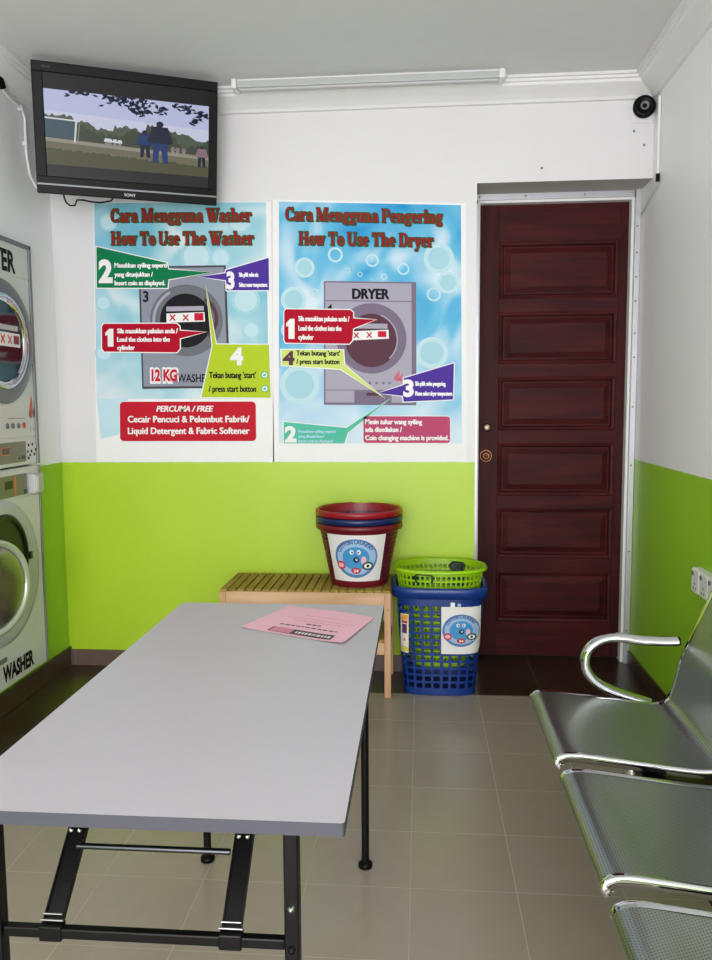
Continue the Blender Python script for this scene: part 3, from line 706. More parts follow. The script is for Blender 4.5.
b = MB(); b.lathe([(.268, 0), (.270, .008), (.262, .014), (.235, .018), (.215, .018), (.207, .014)], M_machg, 72, onface(CY, CZ))
part(b, 'outer_ring', dy)
b = MB(); b.lathe([(.207, .012), (.205, .022), (.197, .025), (.180, .020), (.172, .010), (.170, .004)], M_chrome, 72, onface(CY, CZ)); dd = part(b, 'porthole_ring', dy, 'chrome ring')
b = MB(); b.lathe([(.171, .012), (.12, .006), (.06, .003), (0, .002)], plain('dark_porthole', '#1d2a33', .06, .2, .8), 64, onface(CY, CZ)); part(b, 'porthole', dd, 'dark round glass')
b = MB()
b.box(XF+.0135, XF+.0145, CY-.16, CY+.125, 1.705, 1.728, M_machl); b.box(XF+.0135, XF+.0145, CY-.14, CY+.14, 1.635, 1.695, M_paper)
for y in (CY-.10, CY-.01, CY+.05):
    for s in (-1, 1): b.bar((XF+.0155, y-.016, 1.665-.018*s), (XF+.0155, y+.016, 1.665+.018*s), .006, .001, plain('red_cross_print', '#c8242c', .5), up=(1, 0, 0))
b.box(XF+.0145, XF+.0155, CY+.085, CY+.13, 1.648, 1.685, plain('dark_red_print', '#7a2430', .5))
part(b, 'porthole_sticker', dd, 'white sticker strip with red crosses')
b = MB(); face_plate(b, YA+.022, YB-.022, dz0+.004, 1.230, M_mach, -.003, .0005, .001); part(b, 'control_fascia', dy)
b = MB(); face_plate(b, 3.10, 3.505, 1.122, 1.214, M_panel, 0, .004)
face_plate(b, 3.29, 3.36, 1.160, 1.195, M_orange, .003, .005); face_plate(b, 3.295, 3.355, 1.165, 1.19, M_lcd, .004, .006)
for i in range(5): face_plate(b, 3.385, 3.42, 1.135+i*.015, 1.140+i*.015, M_machg, .003, .0046, .0005)
face_plate(b, 3.435, 3.445, 1.135, 1.145, M_lcd, .003, .005); face_plate(b, 3.46, 3.495, 1.135, 1.15, M_lcd, .003, .005)
part(b, 'control_panel', dy, 'control strip tinted with a green reflection, with small dark display')
b = MB()
for y, z in ((3.535, 1.195), (3.57, 1.197), (3.525, 1.165), (3.545, 1.148), (3.56, 1.165), (3.585, 1.15), (3.60, 1.17), (3.53, 1.135)): b.lathe([(.007, 0), (.007, .002), (0, .002)], M_lcd, 10, onface(y, z, .0005))
part(b, 'vent_holes', dy)
# washer
wz0, wz1 = .140, 1.096
ws = empty('washing_machine', (-2.1, 3.33, wz0), 'white front loading washing machine marked WASHER with its round glass door ajar, under the dryer', 'washing machine')
b = MB(); b.box(-2.45, XF-.003, YA, YB, wz0, wz1, M_mach, .004)
for y0, y1 in ((YB-.012, YB), (YA, YA+.012)): face_plate(b, y0, y1, wz0, wz1, M_machg, -.004, .006, .002)
part(b, 'cabinet', ws)
b = MB(); face_plate(b, YA+.014, YB-.014, .965, wz1-.006, M_mach, -.003, .0005, .001)
face_plate(b, 3.10, 3.50, .972, 1.068, M_panel, 0, .004); face_plate(b, 3.30, 3.37, 1.01, 1.045, M_lcd, .003, .006)
face_plate(b, 3.385, 3.40, .975, 1.06, M_orange, .003, .0045, .0005); face_plate(b, 3.465, 3.495, .978, .995, M_lcd, .003, .006)
part(b, 'control_panel', ws, 'control strip tinted with a green reflection, with small dark display')
b = MB(); face_plate(b, 3.512, 3.60, .970, 1.062, M_machl, 0, .035, .006); face_plate(b, 3.520, 3.545, .98, 1.052, M_paper, .034, .037, .001)
part(b, 'coin_box', ws, 'small pale grey coin box')
b = MB(); face_plate(b, YA+.014, YB-.014, wz0+.003, .960, M_mach, -.003, .0005, .001); mtext(b, 'WASHER', M_black, 3.215, 3.49, .172, .068, .05)
face_plate(b, 3.15, 3.245, .262, .282, M_machg, 0, .008)
part(b, 'front_panel', ws)
WY, WZ = 3.262, .70
b = MB(); b.lathe([(.318, 0.001), (.314, .005), (.285, .010), (.225, .006), (.20, .004)], M_machl, 72, onface(WY, .645)); part(b, 'door_surround', ws)
b = MB(); b.lathe([(.208, .004), (.208, .012), (.200, .016), (.182, .014), (.178, .006)], M_drum, 64, onface(WY, WZ)); b.lathe([(.179, .007), (.1, .006), (0, .006)], plain('drum_opening', '#08090a', .4), 48, onface(WY, WZ)); part(b, 'drum_opening', ws)
b = MB(); face_plate(b, 3.468, 3.492, .672, .706, M_lcd, 0, .02, .003); part(b, 'latch', ws)
# door: hinged on its far-left side, swung out into the room
hy = 2.86
DM = Matrix.Translation((XF+.012, hy, .628)) @ Matrix.Rotation(-math.radians(14), 4, 'Z') @ Matrix.Translation((0, .205, 0)) @ XM
b = MB(); b.lathe([(.198, .0), (.204, .008), (.200, .020), (.190, .024), (.176, .018), (.174, .0)], plain('pale_door_rim', '#b9c4a8', .15, .3, .8), 64, DM)
wd = part(b, 'door', ws, 'round door with pale rim swung slightly open')
b = MB(); b.lathe([(.175, .012), (.16, .022), (.13, .03), (.08, .034), (0, .035)], M_bowl, 48, DM); part(b, 'glass_bowl', wd, 'clear glass bowl')
b = MB(); b.box(XF-.001, XF+.03, 2.94, 2.965, .57, .69, M_machg, .004); part(b, 'hinge', ws)

# ------------------------------------------------------------------ slatted wooden bench
BX0, BX1, BY0, BY1, BZ = -.942, -.135, 3.60, 3.955, .512
wb = empty('slatted_bench', ((BX0+BX1)/2, (BY0+BY1)/2, 0), 'pale wooden slatted two tier bench against the green back wall under the basket stack', 'bench')
b = MB(); N = 20; pt = (BX1-BX0)/N
for i in range(N): b.box(BX0+i*pt+.004, BX0+(i+1)*pt-.004, BY0, BY1, BZ-.012, BZ, M_slat, .002)
part(b, 'slat_top', wb)
b = MB()
for i in range(N): b.box(BX0+.03+i*(pt-.003)+.004, BX0+.03+(i+1)*(pt-.003)-.004, BY0+.02, BY1-.02, .262, .274, M_slat, .002)
part(b, 'lower_shelf', wb)
for x in (BX0+.014, BX1-.016):
    for y in (BY0+.012, BY1-.02):
        b = MB(); b.box(x-.015, x+.015, y-.012, y+.018, 0, BZ-.012, M_pine_v, .002)
        if y < 3.7: b.lathe([(0, .001), (.003, .0005), (.003, 0)], M_machg, 8, facing(x, y-.012, .42))
        part(b, 'leg', wb)
for y in (BY0+.012, BY1-.02):
    for z0, z1 in ((BZ-.070, BZ-.012), (.205, .262)):
        b = MB(); b.box(BX0+.029, BX1-.031, y-.008, y+.012, z0, z1, M_pine, .002); part(b, 'rail', wb)
for x in (BX0+.014, BX1-.016):
    b = MB(); b.box(x-.008, x+.008, BY0+.03, BY1-.038, BZ-.05, BZ-.012, M_pine, .002); part(b, 'side_rail', wb)
    b = MB(); b.box(x-.008, x+.008, BY0+.03, BY1-.038, .215, .262, M_pine, .002); part(b, 'side_rail', wb)

# ------------------------------------------------------------------ baskets
def basket_mesh(b, m, cx, cy, z0, z1, R0, R1, nx, rows, holes, n_exp=2., thick=.0025, lip=.014, lipd=.022, open_top=.0):
    """R0/R1=(a,b) half-axes of foot and mouth; rows of square holes are left open; holes=(start,end) fraction of height"""
    def pt(t, z, off=0.):
        k = (z-z0)/(z1-z0); a = R0[0]+(R1[0]-R0[0])*k+off; c = R0[1]+(R1[1]-R0[1])*k+off
        ct, st = math.cos(t), math.sin(t)
        return (cx+a*math.copysign(abs(ct)**(2/n_exp), ct), cy+c*math.copysign(abs(st)**(2/n_exp), st), z)
    zz = [z0, z0+.006]; hole_row = [False]
    h0 = z0+(z1-z0)*holes[0]; h1 = z0+(z1-z0)*holes[1]
    zz = [z0, h0]; kind = [0]
    ph = (h1-h0)/rows
    for i in range(rows):
        zz += [h0+ph*(i+.68), h0+ph*(i+1)]; kind += [1, 0]
    zz.append(z1); kind.append(0)
    # angular stations: equal arc-ish spacing
    ang = []
    M_ = 720; P = [Vector(pt(2*PI*i/M_, z1)) for i in range(M_+1)]; acc = [0]
    for i in range(M_): acc.append(acc[-1]+(P[i+1]-P[i]).length)
    tot = acc[-1]; j = 0
    for k in range(nx*3):
        target = tot*((k//3)+(0, .28, .64)[k % 3])/nx
        while acc[j+1] < target: j += 1
        ang.append(2*PI*(j+(target-acc[j])/(acc[j+1]-acc[j]))/M_)
    A_ = len(ang)
    for side, off in ((0, 0.), (1, -thick)):
        vs = [pt(t, z, off) for z in zz for t in ang]; fs = []
        for i in range(len(zz)-1):
            for k in range(A_):
                if kind[i] == 1 and k % 3 != 0: continue
                k2 = (k+1) % A_; fs.append((i*A_+k, i*A_+k2, (i+1)*A_+k2, (i+1)*A_+k))
        if side: fs = [f[::-1] for f in fs]
        b.add(vs, fs, m, True)
    # hole edges
    vs = []; fs = []
    for i in range(len(zz)-1):
        if kind[i] != 1: continue
        for k in range(0, A_, 3):
            a, c = ang[(k+1) % A_], ang[(k+3) % A_] if (k+3) < A_ else ang[0]
            for (p, q) in (((a, zz[i]), (a, zz[i+1])), ((c, zz[i]), (c, zz[i+1])), ((a, zz[i]), (c, zz[i])), ((a, zz[i+1]), (c, zz[i+1]))):
                o = len(vs); vs += [pt(p[0], p[1]), pt(q[0], q[1]), pt(q[0], q[1], -thick), pt(p[0], p[1], -thick)]; fs.append((o, o+1, o+2, o+3))
    b.add(vs, fs, m)
    # floor of the basket
    vs = [pt(t, z0) for t in ang]; b.add(vs, [tuple(range(A_))], m)
    # rolled lip
    prof = [(-thick, 0), (lip*.4, .005), (lip*.85, .002), (lip, -.006), (lip, -lipd), (lip*.8, -lipd), (0, -lipd*.6)]
    vs = []; fs = []
    for dx, dz in prof:
        for t in ang:
            p = Vector(pt(t, z1, dx)); vs.append((p.x, p.y, p.z+dz))
    for i in range(len(prof)-1):
        for k in range(A_): k2 = (k+1) % A_; fs.append((i*A_+k, i*A_+k2, (i+1)*A_+k2, (i+1)*A_+k))
    b.add(vs, fs, m, True)
    return pt

L_ring = plain('logo_ring_blue', '#4c7cb8', .45); L_mid = plain('logo_pale_blue', '#9fc0e2', .45); L_body = plain('logo_sky_blue', '#3f93cf', .45); L_deep = plain('logo_deep_blue', '#1f3f86', .45)
L_red = plain('logo_red', '#c5304a', .45); L_pk = plain('logo_pale_pink', '#e8b6c6', .45); L_gn = plain('logo_dark_green', '#34513f', .45); L_wh = plain('logo_white', '#f2f2f2', .45); L_dk = plain('logo_dark', '#131a33', .45)
def logo_sheet(b, fn, w, h, k=1.):
    """white sheet w x h, printed with the round blue laundry badge; fn(u,v,d)"""
    nu, nv = 16, 10
    vs = [fn(-w/2+w*i/nu, -h/2+h*j/nv, 0) for j in range(nv+1) for i in range(nu+1)]
    b.add(vs, [(j*(nu+1)+i, j*(nu+1)+i+1, (j+1)*(nu+1)+i+1, (j+1)*(nu+1)+i) for j in range(nv) for i in range(nu)], M_paper, True)
    def disc(cx, cy, rx, ry, m, d, n=36, rings=5):
        vs = [fn(cx, cy, d)]; fs = []
        for r_ in range(1, rings+1):
            for i in range(n): vs.append(fn(cx+rx*r_/rings*math.cos(2*PI*i/n), cy+ry*r_/rings*math.sin(2*PI*i/n), d))
        for i in range(n): fs.append((0, 1+i, 1+(i+1) % n))
        for r_ in range(rings-1):
            for i in range(n): fs.append((1+r_*n+i, 1+r_*n+(i+1) % n, 1+(r_+1)*n+(i+1) % n, 1+(r_+1)*n+i))
        b.add(vs, fs, m, True)
    R = min(w*.36, h*.42)*k; rx = R*1.12; ry = R
    disc(0, 0, rx, ry, L_ring, 1); disc(.02*R, .03*R, rx*.9, ry*.88, L_mid, 2); disc(0, .0, rx*.62, ry*.60, L_body, 3)
    disc(-.38*R, .12*R, R*.22, R*.18, L_body, 3.2); disc(.40*R, .02*R, R*.2, R*.2, L_body, 3.2)
    for s in (-1, 1): disc(-.02*R+s*.17*R, .33*R, R*.10, R*.12, L_wh, 4, 14, 2); disc(-.02*R+s*.15*R, .32*R, R*.045, R*.055, L_dk, 5, 10, 1)
    disc(.02*R, -.06*R, R*.16, R*.15, L_dk, 4, 20, 2); disc(.04*R, -.05*R, R*.07, R*.07, L_mid, 5, 12, 1)
    disc(.40*R, -.1*R, R*.14, R*.22, L_pk, 4, 16, 2)
    disc(-.80*R, -.36*R, R*.25, R*.22, L_red, 6, 24, 2); disc(-.80*R, -.36*R, R*.17, R*.12, L_pk, 7, 20, 1)
    disc(.0, -.62*R, R*.26, R*.16, L_red, 6, 24, 2); disc(.62*R, -.38*R, R*.30, R*.22, L_gn, 6, 24, 2); disc(.62*R, -.38*R, R*.20, R*.13, L_wh, 7, 20, 1); disc(.62*R, -.38*R, R*.08, R*.08, L_dk, 8, 10, 1)
    vs, fs, tw_ = glyphs('24', .03); 
    b.add([fn(-.13*R+x/tw_*.26*R, -.69*R+y/.7*.14*R, 7.5) for x, y in vs], fs, L_wh)
    vs, fs, tw_ = glyphs('COTTON LAUNDRY', .03); ra = .74*R
    out = []
    for x, y in vs:
        t = math.radians(158)-(x/tw_)*math.radians(130); rr_ = ra+(y/.7)*.16*R
        out.append(fn(rr_*1.12*math.cos(t), rr_*math.sin(t)+.02*R, 5))
    b.add(out, fs, L_deep)

BC = (-.295, 3.785)
def round_basket(name, m, z, label):
    e = empty(name, (BC[0], BC[1], z), label, 'basket', 'round baskets stacked on the wooden bench')
    b = MB(); basket_mesh(b, m, BC[0], BC[1], z, z+.295, (.136, .136), (.196, .196), 44, 10, (.12, .90), lip=.014, lipd=.024)
    part(b, 'bowl', e); return e
bz = BZ+.001
low = round_basket('laundry_basket', M_crim, bz, 'crimson round laundry basket at the bottom of the bench stack with a white logo sticker')
round_basket('laundry_basket', M_navy, bz+.032, 'navy blue round laundry basket nested in the middle of the bench stack')
round_basket('laundry_basket', M_red, bz+.064, 'bright red round laundry basket on top of the bench stack')
b = MB()
def cone(u, v, d):
    z = bz+.145+v; k = (z-bz)/.295; R = .136+.060*k+.0022+d*.0005; t = -PI/2-.02+u/.172
    return (BC[0]+R*math.cos(t), BC[1]+R*math.sin(t), z)
logo_sheet(b, cone, .280, .226)
part(b, 'logo_sticker', low, 'white sticker with round blue laundry badge')

# tall blue hamper
hx, hy_ = .092, 3.785
bh = empty('laundry_hamper', (hx, hy_, 0), 'tall blue rectangular laundry hamper on the floor beside the door with a white logo sticker', 'basket')
b = MB(); hp = basket_mesh(b, M_blue, hx, hy_, 0.002, .520, (.172, .142), (.212, .172), 28, 12, (.07, .86), n_exp=4.2, lip=.018, lipd=.045, thick=.003)
part(b, 'hamper_body', bh)
def hflat(u, v, d):
    # follow the rounded front wall: find the angle that gives this x
    z = v; k = (z-.002)/.518; a = .172+.04*k+.003+d*.0005; c = .142+.03*k+.003+d*.0005
    q = max(-.9995, min(.9995, (u-hx)/a)); return (u, hy_-c*(1-abs(q)**4.2)**(1/4.2), z)
b = MB(); logo_sheet(b, lambda u, v, d: hflat(.1905+u, .322+v, d), .185, .228, 1.18)
part(b, 'logo_sticker', bh, 'white sticker with round blue laundry badge')
b = MB()
y_or = plain('label_orange', '#e0a23c', .5); y_ye = plain('label_yellow', '#e3dc57', .5); y_pu = plain('label_plum', '#5c3a5e', .5)
def patch(x0, x1, z0, z1, m, d, n=5): b.add([hflat(x0+(x1-x0)*i/n, z, d) for z in (z0, z1) for i in range(n+1)], [(i, i+1, n+2+i, n+1+i) for i in range(n)], m, True)
patch(-.092, -.054, .205, .395, M_paper, 0); patch(-.089, -.057, .365, .391, y_or, 1); patch(-.089, -.057, .210, .235, y_ye, 1); patch(-.084, -.062, .30, .345, y_pu, 1); patch(-.078, -.068, .262, .275, y_or, 1); patch(-.086, -.060, .350, .362, L_red, 1)
part(b, 'price_label', bh, 'narrow white and yellow product label')
b = MB()
patch(.140, .160, .435, .457, L_wh, 0); patch(.172, .188, .438, .452, L_mid, 0)
part(b, 'molded_emblem', bh, 'two small pale marks')
# lime basket standing inside the hamper
lb = empty('laundry_basket', (hx, hy_, .1), 'lime green oval laundry basket with dark handle grips sitting inside the tall blue hamper', 'basket')
b = MB(); basket_mesh(b, M_lime, hx, hy_, .128, .598, (.135, .115), (.212, .158), 48, 15, (.06, .965), n_exp=2.3, lip=.017, lipd=.011)
part(b, 'bowl', lb)
def lpt(t, z, off):
    k = (z-.128)/.47; a = .135+.077*k+off; c = .115+.043*k+off; ct, st = math.cos(t), math.sin(t)
    return (hx+a*math.copysign(abs(ct)**(2/2.3), ct), hy_+c*math.copysign(abs(st)**(2/2.3), st), z)
hm = plain('dark_handle_grip', '#10251a', .4)
for tc, off in ((-PI*.60, .010), (PI*.36, -.008)):
    b = MB()
    lo_ = [lpt(tc+s, z, off) for s, z in ((-.17, .545), (-.20, .572), (-.15, .583), (0, .585), (.15, .583), (.20, .572), (.17, .545))]
    b.tube(lo_+([lpt(tc, .54, off), lo_[0]] if off < 0 else []), .0045, hm, 8)
    if off < 0:
        b.add([lpt(tc+s, z, off*.6) for z in (.545, .578) for s in (-.17, -.08, 0, .08, .17)], [(i, i+1, i+6, i+5) for i in range(4)], hm)
    part(b, 'handle', lb, 'dark green handle grip')

# ------------------------------------------------------------------ folding table
TX_0, TX_1, TY_0, TY_1, TZ = -.754, -.113, 1.131, 2.423, .75
tb = empty('folding_table', ((TX_0+TX_1)/2, (TY_0+TY_1)/2, 0), 'long grey laminate folding table with black steel legs in the middle of the room', 'table')
b = MB()
out = []
rc = .022
for cx, cy, a in ((TX_0+rc, TY_0+rc, PI), (TX_1-.006, TY_0+.006, 1.5*PI), (TX_1-.006, TY_1-.006, 0), (TX_0+rc, TY_1-rc, .5*PI)):
    q = rc if cx < -.5 else .006
    for k in range(7): t = a+k*PI/12; out.append((cx+q*math.cos(t), cy+q*math.sin(t)))
n = len(out)
b.add([(x, y, TZ) for x, y in out], [tuple(range(n))], M_lam)
b.add([(x, y, TZ-.022) for x, y in out], [tuple(range(n))[::-1]], M_lamedge)
b.add([(x, y, TZ) for x, y in out]+[(x, y, TZ-.022) for x, y in out], [(i, n+i, n+(i+1) % n, (i+1) % n) for i in range(n)], M_lamedge)
part(b, 'tabletop', tb)
zt = TZ-.0225
# far legs: slim round posts
for x in (-.642, -.162):
    b = MB(); b.cyl((x, 2.24, .004), (x, 2.24, zt), .0115, M_blk2, 16); b.lathe([(0, 0), (.021, 0), (.021, .012), (.0125, .018), (.0, .018)], M_black, 20, Matrix.Translation((x, 2.24, 0)))
    part(b, 'leg', tb)
b = MB(); b.cyl((-.642, 2.24, .70), (-.162, 2.24, .70), .009, M_blk2, 12); part(b, 'cross_rail', tb)
# near frame: square posts, cross bar, braces
NY = 1.235
for x in (-.728, -.212):
    b = MB(); b.box(x-.0125, x+.0125, NY-.012, NY+.016, .004, zt-.012, M_blk2, .003); b.box(x-.02, x+.022, NY-.02, NY+.03, zt-.03, zt, M_blk2, .003)
    for z in (.547, .475): b.lathe([(0, .008), (.005, .006), (.007, 0)], M_steel if z > .5 else M_blk2, 12, facing(x, NY-.012, z))
    b.lathe([(0, 0), (.02, 0), (.02, .01), (.012, .016), (0, .016)], M_black, 16, Matrix.Translation((x, NY+.002, 0)))
    part(b, 'leg', tb)
b = MB(); b.box(-.7155, -.2245, NY-.006, NY+.010, .468, .487, M_blk2, .003)
for x in (-.43, -.50): b.lathe([(.005, -.006), (.005, 0)], M_blk2, 10, Matrix.Translation((x, NY+.006, .470)))
part(b, 'cross_rail', tb)
b = MB(); b.box(-.7155, -.2245, NY-.004, NY+.018, .06, .085, M_blk2, .003); part(b, 'cross_rail', tb)
for x in (-.631, -.318):
    b = MB()
    b.bar((x, NY+.008, .492), (x, NY+.245, zt-.008), .033, .006, M_blk2, up=(0, -1, 1)); b.box(x-.019, x+.019, NY+.22, NY+.30, zt-.005, zt, M_blk2, .001)
    for s in (-1, 1): b.bar((x+s*.0155, NY+.008, .492), (x+s*.0155, NY+.245, zt-.010), .003, .014, M_blk2, up=(0, -1, 1))
    br = part(b, 'folding_brace', tb)
    b = MB(); b.box(x-.020, x+.020, NY-.009, NY+.014, .464, .492, M_blk2, .003); b.cyl((x-.020, NY+.002, .497), (x+.020, NY+.002, .497), .0022, M_steel, 12); b.cyl((x-.017, NY+.006, .506), (x+.017, NY+.006, .506), .002, M_steel, 12)
    part(b, 'hinge_clip', br, 'steel hinge clip')
    b = MB()
    for s in (-1, 1): b.lathe([(0, .004), (.003, .003), (.0045, 0)], M_chrome, 10, Matrix.Translation((x+s*.008, NY+.105, .602)) @ Matrix.Rotation(-.8, 4, 'X') @ RYm)
    part(b, 'rivet', br, 'two shiny rivets')
b = MB(); b.cyl((-.614, NY+.075, .590), (-.335, NY+.075, .590), .0055, plain('dark_steel_rod', '#4d5054', .3, 1.), 14); part(b, 'spreader_rod', tb, 'thin steel rod between the braces')

# ------------------------------------------------------------------ pink leaflet
b = MB(); Z1 = TZ+.0012
Pq = [(-.503, 2.149), (-.200, 2.010), (-.133, 2.276), (-.405, 2.390)]      # near left, near right, far right, far left
def pf(u, v, d):
    x = (Pq[0][0]*(1-u)+Pq[1][0]*u)*(1-v)+(Pq[3][0]*(1-u)+Pq[2][0]*u)*v; y = (Pq[0][1]*(1-u)+Pq[1][1]*u)*(1-v)+(Pq[3][1]*(1-u)+Pq[2][1]*u)*v
    lift = .010*max(0, u-.75)**1.5*4*(1-v) + .006*max(0, .12-u)*4 + .004*math.sin(u*PI)*v
    return (x, y, Z1+lift+d*.0004)
def pp(u0, u1, v0, v1, m, d, nu=14, nv=6):
    b.add([pf(u0+(u1-u0)*i/nu, v0+(v1-v0)*j/nv, d) for j in range(nv+1) for i in range(nu+1)], [(j*(nu+1)+i, j*(nu+1)+i+1, (j+1)*(nu+1)+i+1, (j+1)*(nu+1)+i) for j in range(nv) for i in range(nu)], m, True)
pp(0, 1, 0, 1, M_pink, 0)
pp(.24, .86, .05, .20, M_ink, 1, 10, 3); pp(.26, .46, .06, .19, M_pink2, 2, 6, 2)
rr = random.Random(3)
u_ = .50
while u_ < .82: w = rr.uniform(.012, .03); pp(u_, u_+w, .09, .15, M_inkp, 2, 2, 2); u_ += w+.012
for v_, ua, ub, t in ((.30, .25, .84, .03), (.40, .48, .62, .035), (.50, .30, .80, .016), (.58, .2, .9, .014), (.70, .35, .75, .012)):
    u_ = ua
    while u_ < ub: w = rr.uniform(.02, .06); pp(u_, u_+w, v_, v_+t, M_ink if v_ < .45 else M_pink2, 1, 2, 1); u_ += w+.012
pp(.02, .13, .04, .96, M_pink2, 1, 3, 6) if False else None
o = b.build('leaflet', loc=(-.32, 2.2, TZ), recalc=False); tag(o, 'pink printed leaflet lying on the far end of the grey table', 'leaflet')

# ------------------------------------------------------------------ metal waiting bench
wbn = empty('waiting_bench', (.7, 1.8, 0), 'perforated steel three seat waiting bench with chrome armrest along the right wall', 'bench')
ctrl = [(.372, .392), (.362, .402), (.361, .414), (.369, .425), (.385, .433), (.410, .436), (.47, .430), (.56, .419), (.66, .407), (.73, .400), (.765, .399), (.790, .404), (.806, .418), (.816, .440), (.826, .480), (.838, .540), (.846, .568), (.868, .622), (.930, .772), (.968, .862), (.976, .874), (.986, .878)]
def smooth(P, k=3):
    for _ in range(k):
        o = [P[0]]
        for i in range(len(P)-1):
            a, c = P[i], P[i+1]
            o += [(a[0]*.75+c[0]*.25, a[1]*.75+c[1]*.25), (a[0]*.25+c[0]*.75, a[1]*.25+c[1]*.75)]
        P = o+[P[-1]]
    return P
prof = smooth(ctrl, 2)
arc = [0]
for i in range(len(prof)-1): arc.append(arc[-1]+math.hypot(prof[i+1][0]-prof[i][0], prof[i+1][1]-prof[i][1]))
def nrm(i):
    a = prof[max(0, i-1)]; c = prof[min(len(prof)-1, i+1)]; dx, dz = c[0]-a[0], c[1]-a[1]; l = math.hypot(dx, dz) or 1
    return (-dz/l, dx/l)      # upward / towards sitter
def seat_unit(y0, y1):
    N = len(prof); NY_ = 14; me = MB(); vs = []; uvs = []
    for i, (x, z) in enumerate(prof):
        nx, nz = nrm(i)
        for j in range(NY_+1):
            t = j/NY_; y = y0+(y1-y0)*t
            dish = -.010*(1-(2*t-1)**2)*min(1, max(0, (arc[i]-.06)/.1))*min(1, max(0, (arc[-1]-arc[i])/.1))
            vs.append((x+nx*dish, y, z+nz*dish)); uvs.append((y, arc[i]))
    fs = [(i*(NY_+1)+j, i*(NY_+1)+j+1, (i+1)*(NY_+1)+j+1, (i+1)*(NY_+1)+j) for i in range(N-1) for j in range(NY_)]
    me.add(vs, fs, M_perf, True)
    o = part(me, 'seat_shell', wbn)
    ul = o.data.uv_layers.new(name='UVMap')
    for lp in o.data.loops: ul.data[lp.index].uv = uvs[lp.vertex_index]
    for ye, s in ((y0, -1), (y1, 1)):
        # polished folded edge: rounded top and a flange turned down
        q = MB(); prof2 = [(-.016, .0), (-.004, .0025), (.002, .0015), (.004, -.004), (.004, -.020), (.001, -.020)]
        vs = []; 
        for i, (x, z) in enumerate(prof):
            nx, nz = nrm(i)
            for a, c in prof2: vs.append((x+nx*c, ye+s*a, z+nz*c))
        k = len(prof2); fs = [(i*k+j, i*k+j+1, (i+1)*k+j+1, (i+1)*k+j) for i in range(N-1) for j in range(k-1)]
        q.add(vs, fs, M_chrome, True); part(q, 'edge_rail', o, 'polished chrome edge')
    return o
for y0, y1 in ((2.088, 2.572), (1.532, 2.003), (.985, 1.455)): seat_unit(y0, y1)
b = MB(); b.box(.60, .66, .93, 2.61, .335, .375, M_blk2, .006); part(b, 'beam', wbn)
for y in (2.60, 2.045, 1.494, .955):
    b = MB(); pts = [(x, y, z-.034) for x, z in prof if .47 < x < .80]+[(x+.03, y, z-.01) for x, z in prof if .82 < x < .93]
    b.tube(pts, .011, M_blk2, 10); b.tube([(.47, y, .396), (.40, y, .388), (.382, y, .375), (.384, y, .360), (.41, y, .356)], .005, M_blk2, 8)
    part(b, 'seat_bracket', wbn)
for y in (2.33, 1.22):
    b = MB(); b.tube([(.57, y, .018), (.59, y, .032), (.62, y, .05), (.80, y, .05), (1.00, y, .032), (1.04, y, .018)], [.013, .016, .019, .019, .016, .013], M_chrome, 14, flat=.8)
    b.cyl((.63, y, .05), (.63, y, .336), .024, M_chrome, 20)
    for x in (.585, 1.03): b.cyl((x, y, 0), (x, y, .014), .018, M_black, 16)
    part(b, 'leg', wbn)
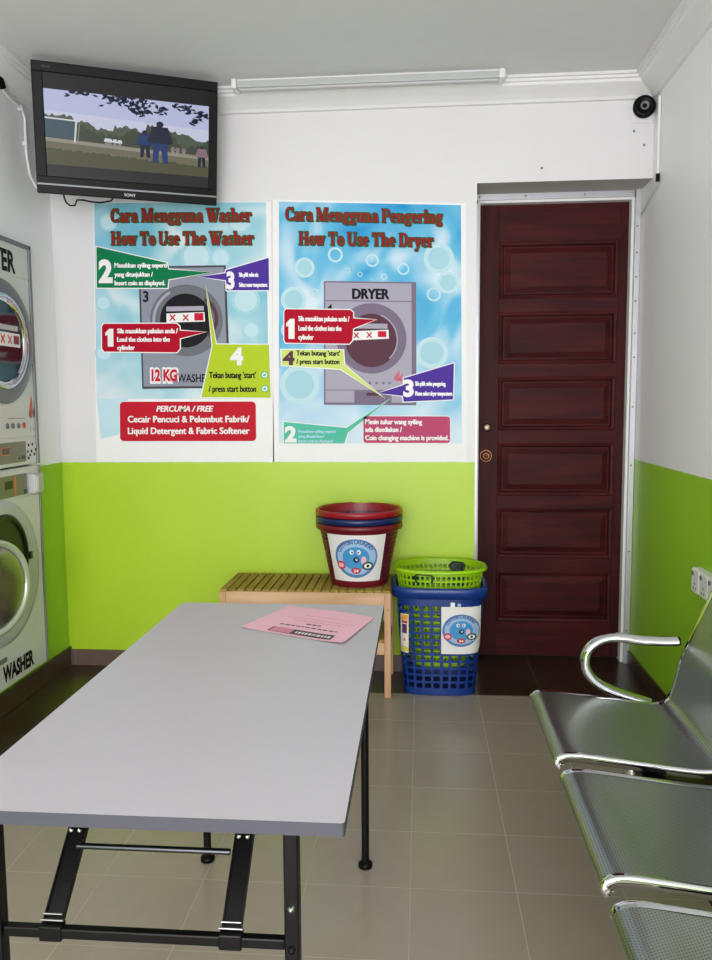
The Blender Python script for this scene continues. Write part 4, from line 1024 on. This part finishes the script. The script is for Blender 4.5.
def arm(y):
    c = [(.838, .597), (.80, .595), (.72, .597), (.66, .607), (.615, .606), (.575, .588), (.549, .560), (.541, .525), (.549, .490), (.575, .457), (.62, .430), (.68, .408), (.757, .386)]
    P = smooth(c, 2)
    b = MB(); N = len(P); T = []
    # flattened tube: wider across than it is thick
    vs = []; n = 16
    for i, (x, z) in enumerate(P):
        a = P[max(0, i-1)]; d = P[min(N-1, i+1)]; dx, dz = d[0]-a[0], d[1]-a[1]; l = math.hypot(dx, dz); nx, nz = -dz/l, dx/l
        for k in range(n): t = 2*PI*k/n; w = .0155*math.cos(t); vs.append((x+nx*w, y+.023*math.sin(t), z+nz*w))
    b.add(vs, [(i*n+k, i*n+(k+1) % n, (i+1)*n+(k+1) % n, (i+1)*n+k) for i in range(N-1) for k in range(n)], M_chrome, True)
    b.add(vs[-n:], [tuple(range(n))], M_chrome)
    o = part(b, 'armrest', wbn, 'curved chrome armrest loop')
    b = MB(); b.cyl((.836, y, .597), (.846, y, .5972), .014, M_black, 16); part(b, 'end_plug', o, 'black end plug')
arm(2.605); arm(.955)

# ------------------------------------------------------------------ light
sc = bpy.context.scene
w = bpy.data.worlds.new('daylight'); sc.world = w; w.use_nodes = True
bg = w.node_tree.nodes['Background']; bg.inputs[0].default_value = (.97, .95, 1, 1); bg.inputs[1].default_value = .8
def area(name, loc, rot, sx, sy, power, col=(1, 1, 1)):
    l = bpy.data.lights.new(name, 'AREA'); l.shape = 'RECTANGLE'; l.size = sx; l.size_y = sy; l.energy = power; l.color = col
    o = bpy.data.objects.new(name, l); COL.objects.link(o); o.location = loc; o.rotation_euler = rot; return o
area('shopfront_daylight', (-.35, Y0-.05, 1.45), (PI/2, 0, 0), 2.3, 2.1, 76, (.985, .945, 1))
area('pavement_bounce', (-.35, Y0-.02, .45), (PI/2+.75, 0, 0), 2.3, .8, 27, (.99, .945, 1))
# ------------------------------------------------------------------ camera
f, pitch, yaw, roll = 792.54, .0973, .0814, -.0066
F = Vector((-math.sin(yaw)*math.cos(pitch), math.cos(yaw)*math.cos(pitch), -math.sin(pitch)))
r0 = Vector((math.cos(yaw), math.sin(yaw), 0)); u0 = r0.cross(F)
c_, s_ = math.cos(roll), math.sin(roll); rr_ = r0*c_+u0*s_; uu_ = -r0*s_+u0*c_
cd = bpy.data.cameras.new('camera'); co = bpy.data.objects.new('camera', cd); COL.objects.link(co)
cd.sensor_fit = 'VERTICAL'; cd.sensor_height = 36; cd.lens = 36*f/960; cd.clip_start = .05
co.matrix_world = Matrix(((rr_.x, uu_.x, -F.x, 0), (rr_.y, uu_.y, -F.y, 0), (rr_.z, uu_.z, -F.z, 1.38), (0, 0, 0, 1)))
sc.camera = co
sc.view_settings.view_transform = 'Standard'; sc.view_settings.look = 'None'; sc.view_settings.gamma = 1; sc.view_settings.exposure = .82
sc.view_settings.use_curve_mapping = False
